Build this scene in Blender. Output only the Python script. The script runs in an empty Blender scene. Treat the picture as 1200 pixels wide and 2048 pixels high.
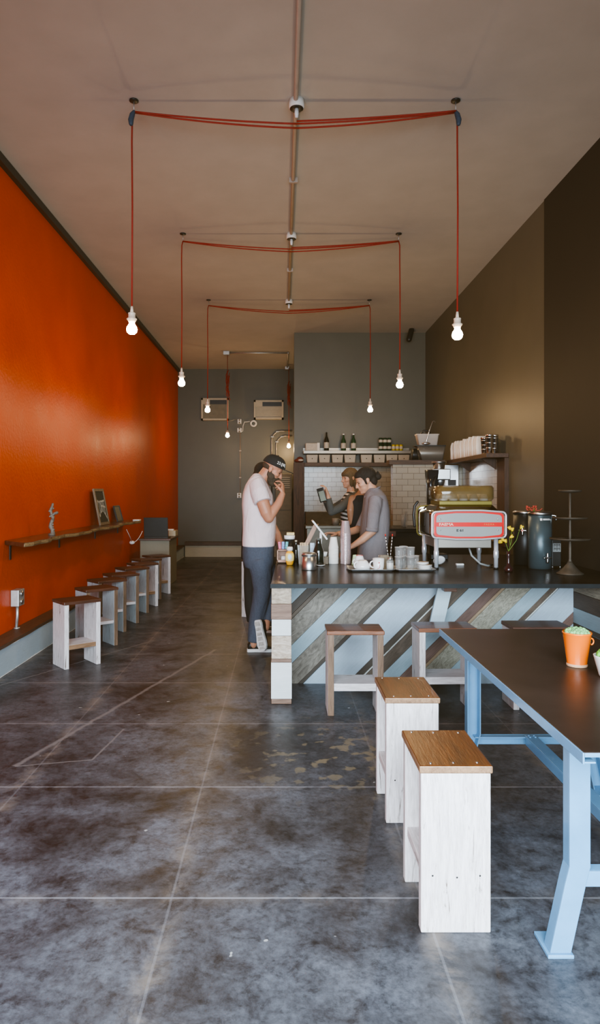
import bpy, bmesh, math, random
from mathutils import Vector as V, Matrix, Quaternion
random.seed(7)
C = bpy.context.scene.collection
PI = math.pi
F = 1340.0; VX, VY, EYE = 563.0, 985.0, 1.5      # survey of the photograph: focal length, vanishing point, eye height
def W(px, py, d):                                 # a surveyed point at distance d down the room
    return V(((px - VX) * d / F, d, EYE - (py - VY) * d / F))
def U(d): return d / F
CT = 0.858                                        # counter top height
def DC(py): return (EYE - CT) * F / (py - VY)     # distance of something standing on the counter

# ---------------------------------------------------------------- mesh builder
def wl(o):
    p = V((0, 0, 0))
    while o is not None:
        p += o.location; o = o.parent
    return p
def frame(t, ref=None):
    t = t.normalized()
    if ref is None: ref = V((0, 0, 1)) if abs(t.z) < .9 else V((1, 0, 0))
    a = ref - t * ref.dot(t)
    if a.length < 1e-6: a = t.orthogonal()
    a.normalize()
    return a, t.cross(a)
class MB:
    def __init__(s): s.v = []; s.f = []; s.m = []; s.s = []; s.cur = 0
    def add(s, vs, fs, sm=False):
        b = len(s.v); s.v += [V(x) for x in vs]
        for f in fs: s.f.append([b + i for i in f]); s.m.append(s.cur); s.s.append(sm)
        return s
    def box(s, x0, x1, y0, y1, z0, z1):
        return s.add([(x, y, z) for z in (z0, z1) for y in (y0, y1) for x in (x0, x1)],
                     [(0, 2, 3, 1), (4, 5, 7, 6), (0, 1, 5, 4), (2, 6, 7, 3), (0, 4, 6, 2), (1, 3, 7, 5)])
    def obox(s, c, size, R=None):
        R = R or Matrix.Identity(3); c = V(c); vs = []
        for z in (-.5, .5):
            for y in (-.5, .5):
                for x in (-.5, .5): vs.append(c + R @ V((x * size[0], y * size[1], z * size[2])))
        return s.add(vs, [(0, 2, 3, 1), (4, 5, 7, 6), (0, 1, 5, 4), (2, 6, 7, 3), (0, 4, 6, 2), (1, 3, 7, 5)])
    def bar(s, p, q, w, h, ref=None):             # w along ref, h across
        p, q = V(p), V(q); a, b = frame(q - p, ref)
        vs = [o + a * (w / 2 * i) + b * (h / 2 * j) for o in (p, q) for j in (-1, 1) for i in (-1, 1)]
        return s.add(vs, [(0, 2, 3, 1), (4, 5, 7, 6), (0, 1, 5, 4), (2, 6, 7, 3), (0, 4, 6, 2), (1, 3, 7, 5)])
    def prism(s, pts, ext):
        n = len(pts); e = V(ext); pts = [V(p) for p in pts]
        return s.add(pts + [p + e for p in pts], [list(range(n))[::-1], [n + i for i in range(n)]] +
                     [(i, (i + 1) % n, n + (i + 1) % n, n + i) for i in range(n)])
    def rings(s, rs, sm=True, cap=True):
        n = len(rs[0]); vs = [p for r in rs for p in r]; fs = []
        for k in range(len(rs) - 1):
            for i in range(n):
                j = (i + 1) % n
                fs.append((k * n + i, k * n + j, (k + 1) * n + j, (k + 1) * n + i))
        s.add(vs, fs, sm)
        if cap:
            b = len(s.v) - len(vs)
            s.f.append([b + i for i in range(n)][::-1]); s.m.append(s.cur); s.s.append(False)
            s.f.append([b + (len(rs) - 1) * n + i for i in range(n)]); s.m.append(s.cur); s.s.append(False)
        return s
    def lathe(s, c, prof, n=24, axis=(0, 0, 1), sm=True, cap=True):
        c = V(c); ax = V(axis).normalized(); a, b = frame(ax)
        return s.rings([[c + ax * z + (a * math.cos(2 * PI * i / n) + b * math.sin(2 * PI * i / n)) * max(r, 1e-4) for i in range(n)] for r, z in prof], sm, cap)
    def tube(s, pts, r, n=8, ref=None, rnd=False, sm=True, close=False):
        pts = [V(p) for p in pts]; m = len(pts)
        rr = [r] * m if not isinstance(r, list) else list(r)
        rr = [(x, x) if not isinstance(x, tuple) else x for x in rr]
        T = []
        for i in range(m):
            if close: t = pts[(i + 1) % m] - pts[i - 1]
            else: t = pts[min(i + 1, m - 1)] - pts[max(i - 1, 0)]
            T.append(t.normalized() if t.length > 1e-9 else V((0, 0, 1)))
        a, b = frame(T[0], ref); out = []
        for i in range(m):
            if ref is not None: a, b = frame(T[i], ref)
            else:
                a = a - T[i] * a.dot(T[i])
                a = a.normalized() if a.length > 1e-6 else frame(T[i])[0]
                b = T[i].cross(a)
            def ring(o, k, i=i, a=a, b=b):
                return [o + a * (rr[i][0] * k * math.cos(2 * PI * j / n)) + b * (rr[i][1] * k * math.sin(2 * PI * j / n)) for j in range(n)]
            if rnd and i == 0:
                h = min(rr[0])
                for q in (.97, .75, .4): out.append(ring(pts[0] - T[0] * h * q, math.sqrt(max(0, 1 - q * q))))
            out.append(ring(pts[i], 1))
            if rnd and i == m - 1:
                h = min(rr[-1])
                for q in (.4, .75, .97): out.append(ring(pts[-1] + T[-1] * h * q, math.sqrt(max(0, 1 - q * q))))
        if close: out.append(out[0]); return s.rings(out, sm, False)
        return s.rings(out, sm)
    def ell(s, c, r, R=None, nu=20, nv=12, z0=-1.0, z1=1.0):
        R = R or Matrix.Identity(3); c = V(c); out = []
        t0, t1 = math.asin(z0), math.asin(z1)
        for k in range(nv + 1):
            t = t0 + (t1 - t0) * k / nv; ct = max(math.cos(t), 1e-3)
            out.append([c + R @ V((r[0] * ct * math.cos(2 * PI * i / nu), r[1] * ct * math.sin(2 * PI * i / nu), r[2] * math.sin(t))) for i in range(nu)])
        return s.rings(out, True)
    def loft(s, secs, n=28, e=2.4):               # (centre, half axis a, half axis b)
        out = []
        for c, a, b in secs:
            c, a, b = V(c), V(a), V(b); r = []
            for i in range(n):
                t = 2 * PI * i / n; cx, sx = math.cos(t), math.sin(t)
                r.append(c + a * (math.copysign(abs(cx) ** (2 / e), cx)) + b * (math.copysign(abs(sx) ** (2 / e), sx)))
            out.append(r)
        return s.rings(out, True)
    def text(s, body, size, M, depth=.001, fn=None, align='CENTER', bold=0):
        cu = bpy.data.curves.new('lettering', 'FONT'); cu.body = body; cu.size = size; cu.align_x = align; cu.align_y = 'CENTER'
        cu.extrude = depth; cu.offset = bold; cu.resolution_u = 3
        o = bpy.data.objects.new('lettering', cu); C.objects.link(o)
        me = bpy.data.meshes.new_from_object(o.evaluated_get(bpy.context.evaluated_depsgraph_get()))
        vs = [v.co.copy() for v in me.vertices]
        vs = [fn(p) for p in vs] if fn else [M @ p for p in vs]
        s.add(vs, [list(p.vertices) for p in me.polygons])
        bpy.data.objects.remove(o); bpy.data.curves.remove(cu); bpy.data.meshes.remove(me)
        return s
    def mesh(s, name, off):
        me = bpy.data.meshes.new(name)
        me.from_pydata([tuple(p - off) for p in s.v], [], s.f); me.validate(); me.update()
        if len(me.polygons) == len(s.f):
            for p, m, sm in zip(me.polygons, s.m, s.s): p.material_index = m; p.use_smooth = sm
        return me
    def build(s, name, mats, parent=None, bevel=0, local=False, seg=2, fix=True):
        off = V((0, 0, 0))
        if parent is not None and not local: off = wl(parent)
        org = V((0, 0, 0))
        if parent is None:                        # a thing of one mesh: put its origin at its own base
            lo = [min(p[i] for p in s.v) for i in range(3)]; hi = [max(p[i] for p in s.v) for i in range(3)]
            org = V(((lo[0] + hi[0]) / 2, (lo[1] + hi[1]) / 2, lo[2])); off = org
        me = s.mesh(name, off)
        for m in (mats if isinstance(mats, (list, tuple)) else [mats]): me.materials.append(m)
        if fix:
            bm = bmesh.new(); bm.from_mesh(me); bmesh.ops.recalc_face_normals(bm, faces=bm.faces); bm.to_mesh(me); bm.free()
        o = bpy.data.objects.new(name, me); C.objects.link(o)
        o.location = org
        if parent is not None: o.parent = parent
        if bevel:
            b = o.modifiers.new('edge', 'BEVEL'); b.width = bevel; b.segments = seg; b.limit_method = 'ANGLE'; b.angle_limit = math.radians(40); b.use_clamp_overlap = True
        return o
    def flesh(s, name, m, parent, voxel=.007, it=4, fac=.5):   # weld overlapping volumes into one continuous skin
        off = wl(parent); me = s.mesh(name, off)
        bm = bmesh.new(); bm.from_mesh(me); bmesh.ops.recalc_face_normals(bm, faces=bm.faces); bm.to_mesh(me); bm.free()
        t = bpy.data.objects.new('mould', me); C.objects.link(t)
        r = t.modifiers.new('r', 'REMESH'); r.mode = 'VOXEL'; r.voxel_size = voxel
        if it:
            q = t.modifiers.new('s', 'SMOOTH'); q.iterations = it; q.factor = fac
        out = bpy.data.meshes.new_from_object(t.evaluated_get(bpy.context.evaluated_depsgraph_get()))
        bpy.data.objects.remove(t); bpy.data.meshes.remove(me)
        out.name = name; out.materials.clear(); out.materials.append(m)
        for p in out.polygons: p.use_smooth = True; p.material_index = 0
        o = bpy.data.objects.new(name, out); C.objects.link(o); o.parent = parent
        return o
def thing(name, label, cat, loc=(0, 0, 0), rz=0, group=None):
    o = bpy.data.objects.new(name, None); C.objects.link(o); o.empty_display_size = .05
    o.location = loc; o.rotation_euler = (0, 0, rz); o['label'] = label; o['category'] = cat
    if group: o['group'] = group
    return o
def tag(o, label, cat, group=None):
    o['label'] = label; o['category'] = cat
    if group: o['group'] = group
    return o
def struct(o): o['kind'] = 'structure'; return o
def dup(root, loc, rz=None, label=None, group=None):
    r = root.copy(); C.objects.link(r); r.location = loc
    if rz is not None: r.rotation_euler = (0, 0, rz)
    if label: r['label'] = label
    if group: r['group'] = group
    for ch in list(root.children):
        c = ch.copy(); C.objects.link(c); c.parent = r
        for g in list(ch.children):
            d = g.copy(); C.objects.link(d); d.parent = c
    return r
def sag(p, q, d, n=14):
    p, q = V(p), V(q)
    return [p.lerp(q, i / n) - V((0, 0, d * 4 * (i / n) * (1 - i / n))) for i in range(n + 1)]

# ---------------------------------------------------------------- materials
def new_mat(name):
    m = bpy.data.materials.new(name); m.use_nodes = True
    return m, m.node_tree.nodes, m.node_tree.links, m.node_tree.nodes['Principled BSDF']
def noise(n, l, co, scale, detail=5, rough=.6, dist=0):
    t = n.new('ShaderNodeTexNoise'); t.inputs['Scale'].default_value = scale; t.inputs['Detail'].default_value = detail
    t.inputs['Roughness'].default_value = rough; t.inputs['Distortion'].default_value = dist
    l.new(co, t.inputs['Vector']); return t.outputs['Fac']
def ramp(n, l, fac, stops):
    r = n.new('ShaderNodeValToRGB'); e = r.color_ramp.elements
    for i, (p, c) in enumerate(stops):
        if i > 1: e.new(p)
        e[i].position = p; e[i].color = (*c, 1) if len(c) == 3 else c
    l.new(fac, r.inputs['Fac']); return r.outputs['Color']
def mixc(n, l, fac, a, b, mode='MIX'):
    x = n.new('ShaderNodeMix'); x.data_type = 'RGBA'; x.blend_type = mode
    for i, q in ((0, fac), (6, a), (7, b)):
        if isinstance(q, (int, float)): x.inputs[i].default_value = q
        elif isinstance(q, tuple): x.inputs[i].default_value = (*q, 1)
        else: l.new(q, x.inputs[i])
    return x.outputs[2]
def mth(n, l, op, a, b=0.0, c=None):
    x = n.new('ShaderNodeMath'); x.operation = op
    for i, q in enumerate((a, b) if c is None else (a, b, c)):
        if isinstance(q, (int, float)): x.inputs[i].default_value = q
        else: l.new(q, x.inputs[i])
    return x.outputs[0]
def coords(n, l, scale=(1, 1, 1), rnd=True):
    tc = n.new('ShaderNodeTexCoord'); mp = n.new('ShaderNodeMapping'); mp.inputs['Scale'].default_value = scale
    if rnd:
        oi = n.new('ShaderNodeObjectInfo'); k = n.new('ShaderNodeVectorMath'); k.operation = 'SCALE'
        k.inputs[0].default_value = (13.1, 7.7, 19.3); l.new(oi.outputs['Random'], k.inputs['Scale'])
        ad = n.new('ShaderNodeVectorMath'); ad.operation = 'ADD'
        l.new(tc.outputs['Object'], ad.inputs[0]); l.new(k.outputs[0], ad.inputs[1]); l.new(ad.outputs[0], mp.inputs['Vector'])
    else: l.new(tc.outputs['Object'], mp.inputs['Vector'])
    return mp.outputs['Vector']
def bump(n, l, h, strength, dist, bs):
    b = n.new('ShaderNodeBump'); b.inputs['Strength'].default_value = strength; b.inputs['Distance'].default_value = dist
    l.new(h, b.inputs['Height']); l.new(b.outputs[0], bs.inputs['Normal'])
def plain(name, col, rough=.5, metal=0, var=.12, scale=8, bmp=0, spec=.5, trans=0, ior=1.45, emit=None, alpha=1, coat=0):
    m, n, l, b = new_mat(name); co = coords(n, l)
    f = noise(n, l, co, scale)
    lo = tuple(c * (1 - var) for c in col); hi = tuple(min(1, c * (1 + var)) for c in col)
    l.new(ramp(n, l, f, [(.3, lo), (.7, hi)]), b.inputs['Base Color'])
    b.inputs['Roughness'].default_value = rough; b.inputs['Metallic'].default_value = metal
    b.inputs['Specular IOR Level'].default_value = spec
    b.inputs['Transmission Weight'].default_value = trans; b.inputs['IOR'].default_value = ior; b.inputs['Alpha'].default_value = alpha
    b.inputs['Coat Weight'].default_value = coat
    if emit: b.inputs['Emission Color'].default_value = (*emit[0], 1); b.inputs['Emission Strength'].default_value = emit[1]
    if bmp: bump(n, l, noise(n, l, co, scale * 6), bmp, .01, b)
    return m
AX = {'S': (1.6, 3.6, 3.6), 'X': (1, 9, 9), 'Y': (9, 1, 9), 'Z': (9, 9, 1)}
def wood(name, dark, light, axis='X', scale=3, rough=.5, coat=0, knots=.6):
    m, n, l, b = new_mat(name); co = coords(n, l, AX[axis])
    f = noise(n, l, co, scale, 8, .65, knots * 2); g = noise(n, l, co, scale * 6, 4, .6)
    c = ramp(n, l, f, [(.28, dark), (.5, tuple((a + c) / 2 for a, c in zip(dark, light))), (.72, light)])
    c = mixc(n, l, .35, c, ramp(n, l, g, [(.35, (.35, .33, .3)), (.6, (1, 1, 1))]), 'MULTIPLY')
    l.new(c, b.inputs['Base Color']); b.inputs['Roughness'].default_value = rough; b.inputs['Coat Weight'].default_value = coat
    bump(n, l, g, .25, .004, b); return m
def painted(name, paint, under, axis='Z', wear=.35, rough=.55, dirt=.25):
    m, n, l, b = new_mat(name); co = coords(n, l, AX[axis])
    f = noise(n, l, co, 3.2, 9, .72, .8); g = noise(n, l, co, 11, 5, .7); big = noise(n, l, coords(n, l, (1, 1, 1)), 4, 4, .6)
    pc = mixc(n, l, ramp(n, l, g, [(.35, (dirt,) * 3), (.62, (0, 0, 0))]), paint, tuple(.55 * p + .45 * u for p, u in zip(paint, under)))
    pc = mixc(n, l, ramp(n, l, big, [(.35, (.25,) * 3), (.65, (0, 0, 0))]), pc, tuple(p * .7 for p in paint))
    w = ramp(n, l, f, [(wear - .06, (1, 1, 1)), (wear + .015, (0, 0, 0))])
    l.new(mixc(n, l, w, pc, under), b.inputs['Base Color']); b.inputs['Roughness'].default_value = rough
    bump(n, l, f, .3, .003, b); return m
# ---------------------------------------------------------------- palette
M = {}
M['ceiling'] = plain('ceiling_paint', (.44, .415, .375), .8, var=.05, scale=2.5, bmp=.12)
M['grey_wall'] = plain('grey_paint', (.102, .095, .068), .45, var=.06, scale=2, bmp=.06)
M['dark_wall'] = plain('dark_brown_matt', (.017, .0135, .009), .7, var=.06, scale=2, bmp=.05)
M['steel'] = plain('steel', (.62, .6, .58), .28, 1, .06, 5)
M['chrome'] = plain('chrome', (.85, .84, .83), .12, 1, .03, 5)
M['galv'] = plain('galvanised', (.5, .49, .46), .45, .8, .1, 30)
M['white_enamel'] = plain('white_enamel', (.72, .68, .62), .4, 0, .05, 10)
M['conduit'] = plain('conduit_paint', (.4, .33, .28), .5, .2, .06, 10)
M['red_cord'] = plain('red_cord', (.27, .012, .006), .7, 0, .15, 60)
M['blue_tape'] = plain('blue_tape', (.03, .055, .085), .6, 0, .2, 40)
M['black'] = plain('black', (.012, .012, .011), .4, 0, .2, 10)
M['black_gloss'] = plain('black_gloss', (.012, .013, .014), .15, 0, .2, 10)
M['cream_plastic'] = plain('cream_plastic', (.45, .39, .28), .5, 0, .06, 12)
M['cream_dark'] = plain('cream_grille', (.22, .19, .13), .6, 0, .1, 12)
M['white_plastic'] = plain('white_plastic', (.75, .72, .68), .4, 0, .04, 12)
M['white_ceramic'] = plain('white_ceramic', (.8, .77, .74), .2, 0, .03, 12, coat=.3)
M['paper'] = plain('white_paper', (.78, .74, .68), .75, 0, .06, 14, bmp=.1)
M['red'] = plain('red_enamel', (.6, .02, .015), .4, 0, .08, 12)
M['bulb'] = plain('lit_bulb', (1, .95, .85), .3, emit=((1.0, .86, .62), 26))
M['socket'] = plain('porcelain_socket', (.7, .55, .42), .35, 0, .05, 20)
M['brown_wood'] = wood('dark_brown_wood', (.035, .016, .008), (.13, .06, .03), 'Y', 3, .5)
M['brown_wood_x'] = wood('dark_brown_board', (.035, .017, .008), (.12, .06, .03), 'X', 3, .55)
M['brown_post'] = wood('brown_timber', (.03, .014, .007), (.1, .045, .022), 'Z', 3, .6)
M['blue_board'] = painted('pale_blue_board', (.42, .50, .54), (.12, .08, .05), 'Y', .3, .5, .2)
M['cream_board'] = painted('cream_board', (.5, .43, .3), (.12, .08, .05), 'X', .3, .6, .2)
M['glass'] = plain('clear_glass', (.5, .5, .48), .05, 0, .3, 40, spec=1, alpha=.15)
M['shelf_steel'] = plain('shelf_steel', (.25, .225, .19), .38, .6, .05, 6)

def floor_material():
    m, n, l, b = new_mat('scored_concrete'); tc = n.new('ShaderNodeTexCoord'); co = tc.outputs['Object']
    sx = n.new('ShaderNodeSeparateXYZ'); l.new(co, sx.inputs[0]); X, Y = sx.outputs['X'], sx.outputs['Y']
    f1 = noise(n, l, co, 1.4, 8, .68, .4); f2 = noise(n, l, co, 5.5, 8, .7, .5); f3 = noise(n, l, co, .55, 4, .6); f4 = noise(n, l, co, 40, 4, .7)
    c = ramp(n, l, f1, [(.37, (.018, .018, .02)), (.45, (.055, .055, .06)), (.54, (.09, .092, .10)), (.68, (.125, .13, .145))])
    c = mixc(n, l, .75, c, ramp(n, l, f2, [(.35, (.16, .14, .14)), (.43, (.72, .70, .70)), (.50, (1, 1, 1)), (.62, (1.3, 1.3, 1.3))]), 'MULTIPLY')
    c = mixc(n, l, ramp(n, l, f3, [(.48, (0, 0, 0)), (.68, (.35,) * 3)]), c, (.06, .05, .048))
    f5 = noise(n, l, co, 17, 9, .75, .3)
    c = mixc(n, l, .55, c, ramp(n, l, f5, [(.38, (.2,) * 3), (.46, (.9,) * 3), (.6, (1.35,) * 3)]), 'MULTIPLY')
    c = mixc(n, l, .5, c, ramp(n, l, f4, [(.36, (.45,) * 3), (.5, (1,) * 3), (.66, (1.35,) * 3)]), 'MULTIPLY')
    c = mixc(n, l, 1.0, c, (.76, .80, .85), 'MULTIPLY')
    def line(coord, off, sp, w):                  # scored joints in a square grid
        wob = mth(n, l, 'MULTIPLY', mth(n, l, 'SUBTRACT', f2, .5), .006)
        t = mth(n, l, 'DIVIDE', mth(n, l, 'ADD', mth(n, l, 'SUBTRACT', coord, off), wob), sp)
        d = mth(n, l, 'MULTIPLY', mth(n, l, 'ABSOLUTE', mth(n, l, 'SUBTRACT', mth(n, l, 'FRACT', mth(n, l, 'ADD', t, 100.5)), .5)), sp)
        mr = n.new('ShaderNodeMapRange'); l.new(d, mr.inputs[0]); mr.inputs[1].default_value = w; mr.inputs[2].default_value = w * 1.7; mr.inputs[3].default_value = 1; mr.inputs[4].default_value = 0
        mr2 = n.new('ShaderNodeMapRange'); l.new(d, mr2.inputs[0]); mr2.inputs[1].default_value = .0; mr2.inputs[2].default_value = .07; mr2.inputs[3].default_value = 1; mr2.inputs[4].default_value = 0
        return mr.outputs[0], mr2.outputs[0]
    lx, hx = line(X, -.4065, .924, .0034); ly, hy = line(Y, 2.478, .935, .0034)
    halo = mth(n, l, 'MULTIPLY', mth(n, l, 'MAXIMUM', hx, mth(n, l, 'MULTIPLY', hy, .4)), ramp(n, l, f2, [(.45, (0, 0, 0)), (.6, (.75,) * 3)]))
    c = mixc(n, l, halo, c, (.17, .14, .115))
    ln = mth(n, l, 'MULTIPLY', mth(n, l, 'MAXIMUM', mth(n, l, 'MULTIPLY', lx, .3), mth(n, l, 'MULTIPLY', ly, ramp(n, l, f2, [(.35, (.45,) * 3), (.55, (1.1,) * 3)]))), .55)
    c = mixc(n, l, ln, c, (.30, .30, .32))
    def crack(x0, y0, x1, y1, w, amp, lim=True):
        dx, dy = x1 - x0, y1 - y0; L = math.hypot(dx, dy); nx, ny = -dy / L, dx / L
        k = mth(n, l, 'ADD', mth(n, l, 'ADD', mth(n, l, 'MULTIPLY', X, nx), mth(n, l, 'MULTIPLY', Y, ny)), -(x0 * nx + y0 * ny))
        k = mth(n, l, 'ABSOLUTE', mth(n, l, 'ADD', k, mth(n, l, 'MULTIPLY', mth(n, l, 'SUBTRACT', f2, .5), amp)))
        mr = n.new('ShaderNodeMapRange'); l.new(k, mr.inputs[0]); mr.inputs[1].default_value = w * .5; mr.inputs[2].default_value = w * 1.5; mr.inputs[3].default_value = 1; mr.inputs[4].default_value = 0
        tt = mth(n, l, 'ADD', mth(n, l, 'ADD', mth(n, l, 'MULTIPLY', X, dx / L), mth(n, l, 'MULTIPLY', Y, dy / L)), -(x0 * dx + y0 * dy) / L)
        lim_ = mth(n, l, 'MULTIPLY', mth(n, l, 'GREATER_THAN', tt, 0), mth(n, l, 'LESS_THAN', tt, L))
        return mth(n, l, 'MULTIPLY', mr.outputs[0], lim_)
    for a in ((-1.46, 3.67, -.63, 6.4, .013, .06), (-1.46, 3.67, -1.06, 3.76, .006, .03), (-1.06, 3.76, -1.0, 4.25, .006, .03), (-2.3, 5.0, -1.3, 6.8, .008, .05)):
        c = mixc(n, l, mth(n, l, 'MULTIPLY', crack(*a), .65), c, (.20, .19, .185))
    # worn tan scuffs near the stools
    v = n.new('ShaderNodeVectorMath'); v.operation = 'DISTANCE'; l.new(co, v.inputs[0]); v.inputs[1].default_value = (.36, 3.85, 0)
    near = n.new('ShaderNodeMapRange'); l.new(v.outputs['Value'], near.inputs[0]); near.inputs[1].default_value = .15; near.inputs[2].default_value = .75; near.inputs[3].default_value = 1; near.inputs[4].default_value = 0
    sc = mth(n, l, 'MULTIPLY', near.outputs[0], ramp(n, l, noise(n, l, co, 9, 3, .5), [(.56, (0, 0, 0)), (.62, (.8,) * 3)]))
    c = mixc(n, l, sc, c, (.22, .18, .11))
    # small pale paint flecks
    c = mixc(n, l, ramp(n, l, noise(n, l, co, 14, 2, .5), [(.755, (0, 0, 0)), (.77, (.6,) * 3)]), c, (.5, .5, .48))
    l.new(c, b.inputs['Base Color'])
    r = mth(n, l, 'MULTIPLY_ADD', f2, .35, .22); l.new(r, b.inputs['Roughness']); b.inputs['Specular IOR Level'].default_value = .3
    bump(n, l, mth(n, l, 'ADD', f4, mth(n, l, 'MULTIPLY', ln, -1.5)), .12, .006, b)
    return m
def orange_material():
    m, n, l, b = new_mat('orange_paint'); co = coords(n, l, rnd=False)
    f = noise(n, l, co, 1.6, 6, .6); g = noise(n, l, co, 30, 3, .6)
    l.new(ramp(n, l, f, [(.3, (.52, .046, .003)), (.7, (.61, .064, .0045))]), b.inputs['Base Color'])
    l.new(mth(n, l, 'MULTIPLY_ADD', f, .25, .27), b.inputs['Roughness']); b.inputs['Specular IOR Level'].default_value = .17
    bump(n, l, mth(n, l, 'ADD', g, mth(n, l, 'MULTIPLY', f, 1.2)), .14, .02, b); return m
def tile_material(name, ax):
    m, n, l, b = new_mat(name); tc = n.new('ShaderNodeTexCoord'); sx = n.new('ShaderNodeSeparateXYZ'); l.new(tc.outputs['Object'], sx.inputs[0])
    cb = n.new('ShaderNodeCombineXYZ'); l.new(sx.outputs[ax], cb.inputs[0]); l.new(sx.outputs['Z'], cb.inputs[1])
    t = n.new('ShaderNodeTexBrick'); t.inputs['Scale'].default_value = 1; t.inputs['Brick Width'].default_value = .165; t.inputs['Row Height'].default_value = .0845
    t.inputs['Mortar Size'].default_value = .0032; t.inputs['Mortar Smooth'].default_value = .3
    t.inputs['Color1'].default_value = (.38, .32, .235, 1); t.inputs['Color2'].default_value = (.33, .275, .20, 1); t.inputs['Mortar'].default_value = (.17, .13, .09, 1)
    l.new(cb.outputs[0], t.inputs['Vector']); l.new(t.outputs['Color'], b.inputs['Base Color']); b.inputs['Roughness'].default_value = .2
    wob = noise(n, l, tc.outputs['Object'], 9, 2, .5)
    bump(n, l, mth(n, l, 'ADD', mth(n, l, 'MULTIPLY', t.outputs['Fac'], -1), mth(n, l, 'MULTIPLY', wob, .5)), .35, .008, b); return m
M['tile_x'] = tile_material('subway_tile', 'X'); M['tile_y'] = tile_material('subway_tile_side', 'Y')

# ---------------------------------------------------------------- the room
H = 4.41
def slab(name, m, *b): return struct(MB().box(*b).build(name, m))
def at0(o):                                       # keep object coordinates equal to room coordinates
    for v in o.data.vertices: v.co += o.location
    o.location = (0, 0, 0); return o
at0(slab('floor', floor_material(), -2.6, 2.75, -2.2, 15.95, -.1, 0))
at0(slab('ceiling', M['ceiling'], -2.6, 2.75, -2.2, 15.95, H, H + .1))
at0(slab('wall_left', orange_material(), -2.56, -2.44, -2.2, 15.9, 0, H))
slab('wall_back', M['grey_wall'], -2.56, .6, 15.8, 15.95, 0, H)
o = MB().prism([(.23, 12.2, 0), (2.62, 12.2, 0), (2.62, 15.8, 0), (.285, 15.8, 0)], (0, 0, H)).build('wall_kitchen', M['grey_wall']); struct(o)
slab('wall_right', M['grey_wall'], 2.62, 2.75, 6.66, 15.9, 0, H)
slab('wall_right_front', M['dark_wall'], 2.61, 2.75, -2.2, 6.66, 0, H)  # front stretch of the right wall in a darker brown
# tiled surfaces
at0(slab('wall_tile_back', M['tile_x'], .25, 2.6, 12.12, 12.2, .9, 1.975))
p = MB(); p.box(1.6, 2.615, 9.62, 9.8, 0, 1.9); at0(struct(p.build('wall_tile_partition', M['tile_x'])))
slab('trim_1', M['brown_wood_x'], 1.54, 2.34, 9.58, 9.84, 1.9, 1.965)
at0(slab('wall_tile_right', M['tile_y'], 2.595, 2.62, 7.99, 9.6, .9, 1.9))
slab('trim_2', M['brown_post'], 2.57, 2.625, 7.72, 7.99, .87, 1.9)
slab('trim_3', M['brown_wood_x'], .41, 2.5, 11.9, 12.2, 1.965, 2.03)
slab('trim_4', M['brown_post'], .215, .405, 11.86, 12.2, 0, 2.03)
# low ledge along the orange wall and the rear wall
p = MB(); p.box(-2.44, -2.275, -2, 15.8, 0, .235); bl = at0(p.build('baseboard_left', M['blue_board'], bevel=.004)); struct(bl)
p = MB()
ys = [-2 + .25 * i for i in range(73)]; top = []
for y in ys: top.append((-2.255 + random.uniform(-.012, .01), min(y, 15.8)))
p.prism([(-2.44, -2, .235)] + [(x, y, .235) for x, y in top] + [(-2.44, 15.8, .235)], (0, 0, .027)); o = p.build('trim_5', M['brown_wood']); struct(o)
p = MB()
for i in range(300):
    y = 3 + i * .0427; k = .012 * abs(math.sin(i * .37) * math.sin(i * .11 + 1)) + random.uniform(0, .004)
    p.box(-2.2752, -2.2735, y, y + .0427, .2345 - k, .2348)
    k = .008 * abs(math.sin(i * .23) * math.sin(i * .17 + 2)) + random.uniform(0, .003); p.box(-2.2752, -2.2735, y, y + .0427, .0, k)
struct(p.build('trim_8', M['paper']))
slab('baseboard_back', M['cream_board'], -2.25, .27, 15.62, 15.8, 0, .26)
slab('trim_6', M['brown_wood_x'], -2.25, .27, 15.58, 15.8, .262, .345)
slab('trim_7', M['black'], -2.44, -2.39, -2, 15.75, 4.33, 4.405)   # black strip where orange wall meets ceiling

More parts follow.
